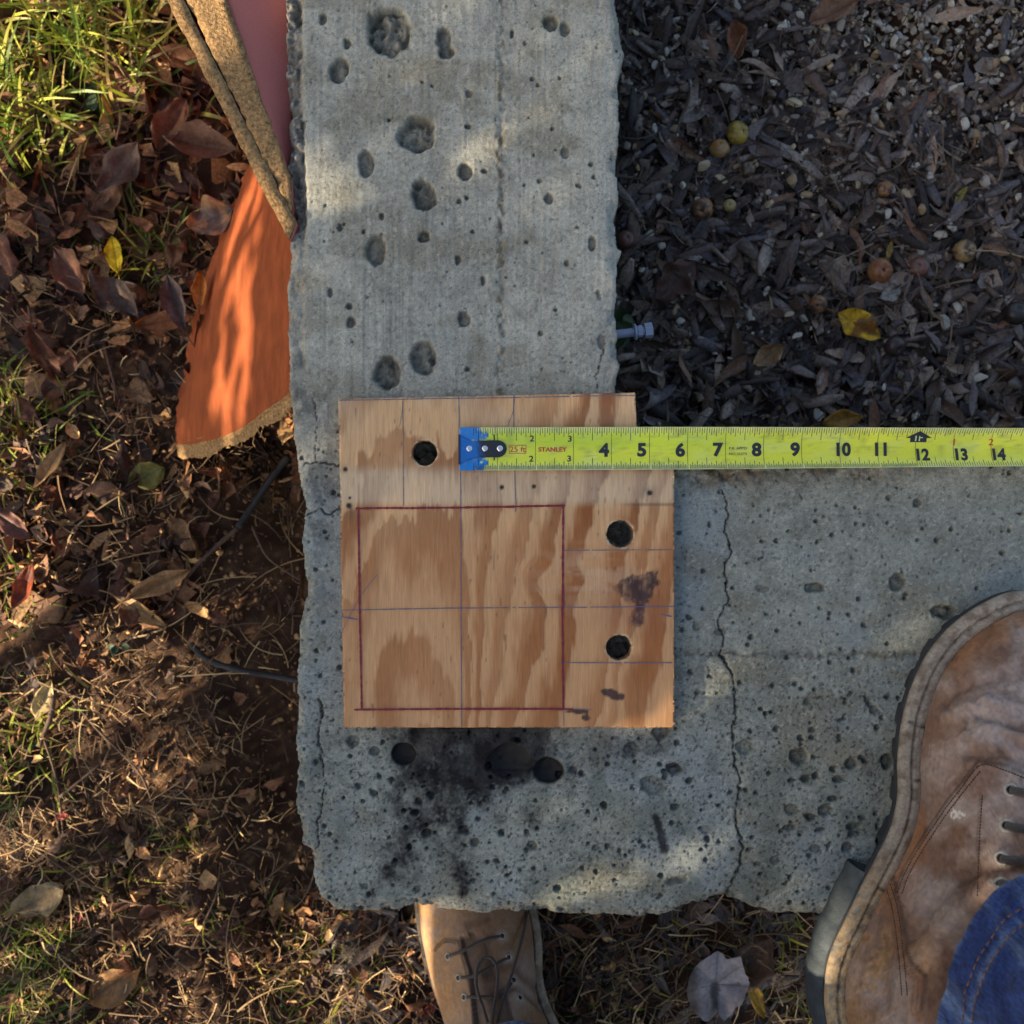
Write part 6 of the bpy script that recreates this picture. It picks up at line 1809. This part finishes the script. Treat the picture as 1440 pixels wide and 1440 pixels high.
# pale lump of bark or fungus
pl = Pile()
for k in range(9):
    pr = stones[k]; pl.add((pr[0] * rng.uniform(.004, .007)) @ rotm(k).T + np.array((rng.normal(0, .006), rng.normal(0, .006), rng.uniform(0, .006))), pr[1])
o = ob('fungus', pl.mesh('fungus'), material('pale_fungus', srgb(206, 186, 150), .8, noise=(300, .7, 1.2), bump=(500, .6)))
x, y = px_ground(171, 412, GZ + .02); o.location = (x, y, float(ground_z(x, y)) + .018)
tag(o, 'lumpy cream coloured fungus below the lemon yellow leaf', 'fungus')

# ------------------------------------------------------------------ unseen shrub added towards the sun, its crown cut to shape the shade
tree = empty('added_shade_shrub', (-1.78, -1.06, GZ))
tag(tree, 'unseen leafy shrub added left of the wall, crown cut to throw dappled shade', 'shrub')
m_bark = material('bark', srgb(84, 68, 56), .9, noise=(30, .6, 1.4), bump=(60, .8, (1, 1, .2), .01))
m_leafg = material('tree_leaf', srgb(62, 84, 34), .55, rand=None, noise=(8, .6, 1.4), trans=.2)
tp = Pile()
for k in range(16):
    a = k * 2.4; r_ = .25 + .45 * ((k * .618) % 1)
    tv, tf = tube_np([Vector((.04 * math.cos(a), .04 * math.sin(a), -.05)), Vector((.4 * r_ * math.cos(a), .4 * r_ * math.sin(a), .45)), Vector((r_ * math.cos(a), r_ * math.sin(a), 1.1 + .4 * ((k * .37) % 1)))], [.016, .012, .004], 8); tp.add(tv, tf)
ob('trunk', tp.mesh('trunk'), m_bark, tree)
sd_ = np.array(SUN); sh = np.array((SUN_H.x, SUN_H.y, 0)); sr = np.cross((0, 0, 1), sh)
NLEAF = 75000
cen_t = np.array(tree.location) + np.array((0, 0, 1.0))
q_ = rng.normal(0, 1, (NLEAF, 3)); q_ /= np.linalg.norm(q_, axis=1)[:, None]; q_ *= rng.random((NLEAF, 1)) ** .4
lp = cen_t + q_ * np.array((.85, .85, .95))
def hit_plane(z):
    t = (lp[:, 2] - z) / sd_[2]
    h = lp - sd_ * t[:, None]
    return to_px(h[:, 0], h[:, 1], np.full(NLEAF, z))
def lit_ground(px, py):
    m = (1.1 * blob(px, py, 90, 60, 170, 120) + .9 * blob(px, py, 10, 180, 60, 60) + .6 * blob(px, py, 190, 360, 60, 40) + 1.0 * blob(px, py, 60, 640, 150, 110) + .9 * blob(px, py, 160, 850, 140, 90)
         + .8 * blob(px, py, 350, 640, 70, 35) + .85 * blob(px, py, 60, 1000, 130, 110) + .9 * blob(px, py, 130, 1180, 180, 120) + .8 * blob(px, py, 330, 1370, 130, 90) + .85 * blob(px, py, 60, 1350, 150, 100)
         + .45 * blob(px, py, 560, 1390, 80, 50) + .8 * blob(px, py, 585, 1330, 30, 40))
    m = m - .8 * blob(px, py, 370, 950, 60, 200) - .3 * blob(px, py, 60, 330, 90, 70)
    return m + .9 * (fbm(px / 38, py / 38, 4, 66) - .5) > .24
def lit_board(px, py):
    m = blob(px, py, 310, 450, 110, 220)
    st_ = fbm((px * .93 + py * .36) / 30, (py * .93 - px * .36) / 170, 2, 68)
    return (m > .12) & (st_ > .405)
def lit_top(px, py):
    r = np.zeros(len(px), bool)
    for cx, cy, rx_, ry_, an in ((925, 1000, 40, 22, .5), (1005, 955, 50, 16, .8), (690, 205, 42, 13, .9), (742, 168, 15, 32, .3), (490, 268, 62, 14, .2), (840, 1238, 80, 18, .3), (965, 1212, 50, 16, .6), (620, 1284, 60, 12, 0), (425, 250, 20, 40, 0), (1215, 1290, 36, 80, -.4), (420, 260, 26, 50, 0), (330, 10, 60, 50, 0), (1265, 1100, 14, 60, 0)):
        u = (px - cx) * math.cos(an) - (py - cy) * math.sin(an); v = (px - cx) * math.sin(an) + (py - cy) * math.cos(an)
        r |= (u / rx_ / 1.15) ** 2 + (v / ry_ / 1.35) ** 2 < 1
    return r
keep = np.ones(NLEAF, bool)
def lit_boot(px, py):
    return ((px - 598) / 46) ** 2 + ((py - 1318) / 110) ** 2 < 1
for z, fn in ((GZ + .01, lit_ground), (-.165, lit_boot), (-.13, lit_board), (0.0, lit_top)):
    keep &= ~fn(*hit_plane(z))  # leaves on sun rays to the chosen lit patches are dropped
lp = lp[keep]
n_ = len(lp)
az = rng.uniform(0, 6.28, n_); tl = rng.normal(.9, .4, n_); sz = rng.uniform(.011, .017, n_)
ex = np.stack([np.cos(az), np.sin(az), np.zeros(n_)], -1); ey = np.stack([-np.sin(az) * np.cos(tl), np.cos(az) * np.cos(tl), np.sin(tl)], -1)
quad = np.stack([lp - ex * sz[:, None], lp - ey * sz[:, None] * .55, lp + ex * sz[:, None], lp + ey * sz[:, None] * .55], 1).reshape(-1, 3) - np.array(tree.location)
cr = ob('crown', mesh_np('crown', quad, np.arange(n_ * 4).reshape(-1, 4)), m_leafg, tree)
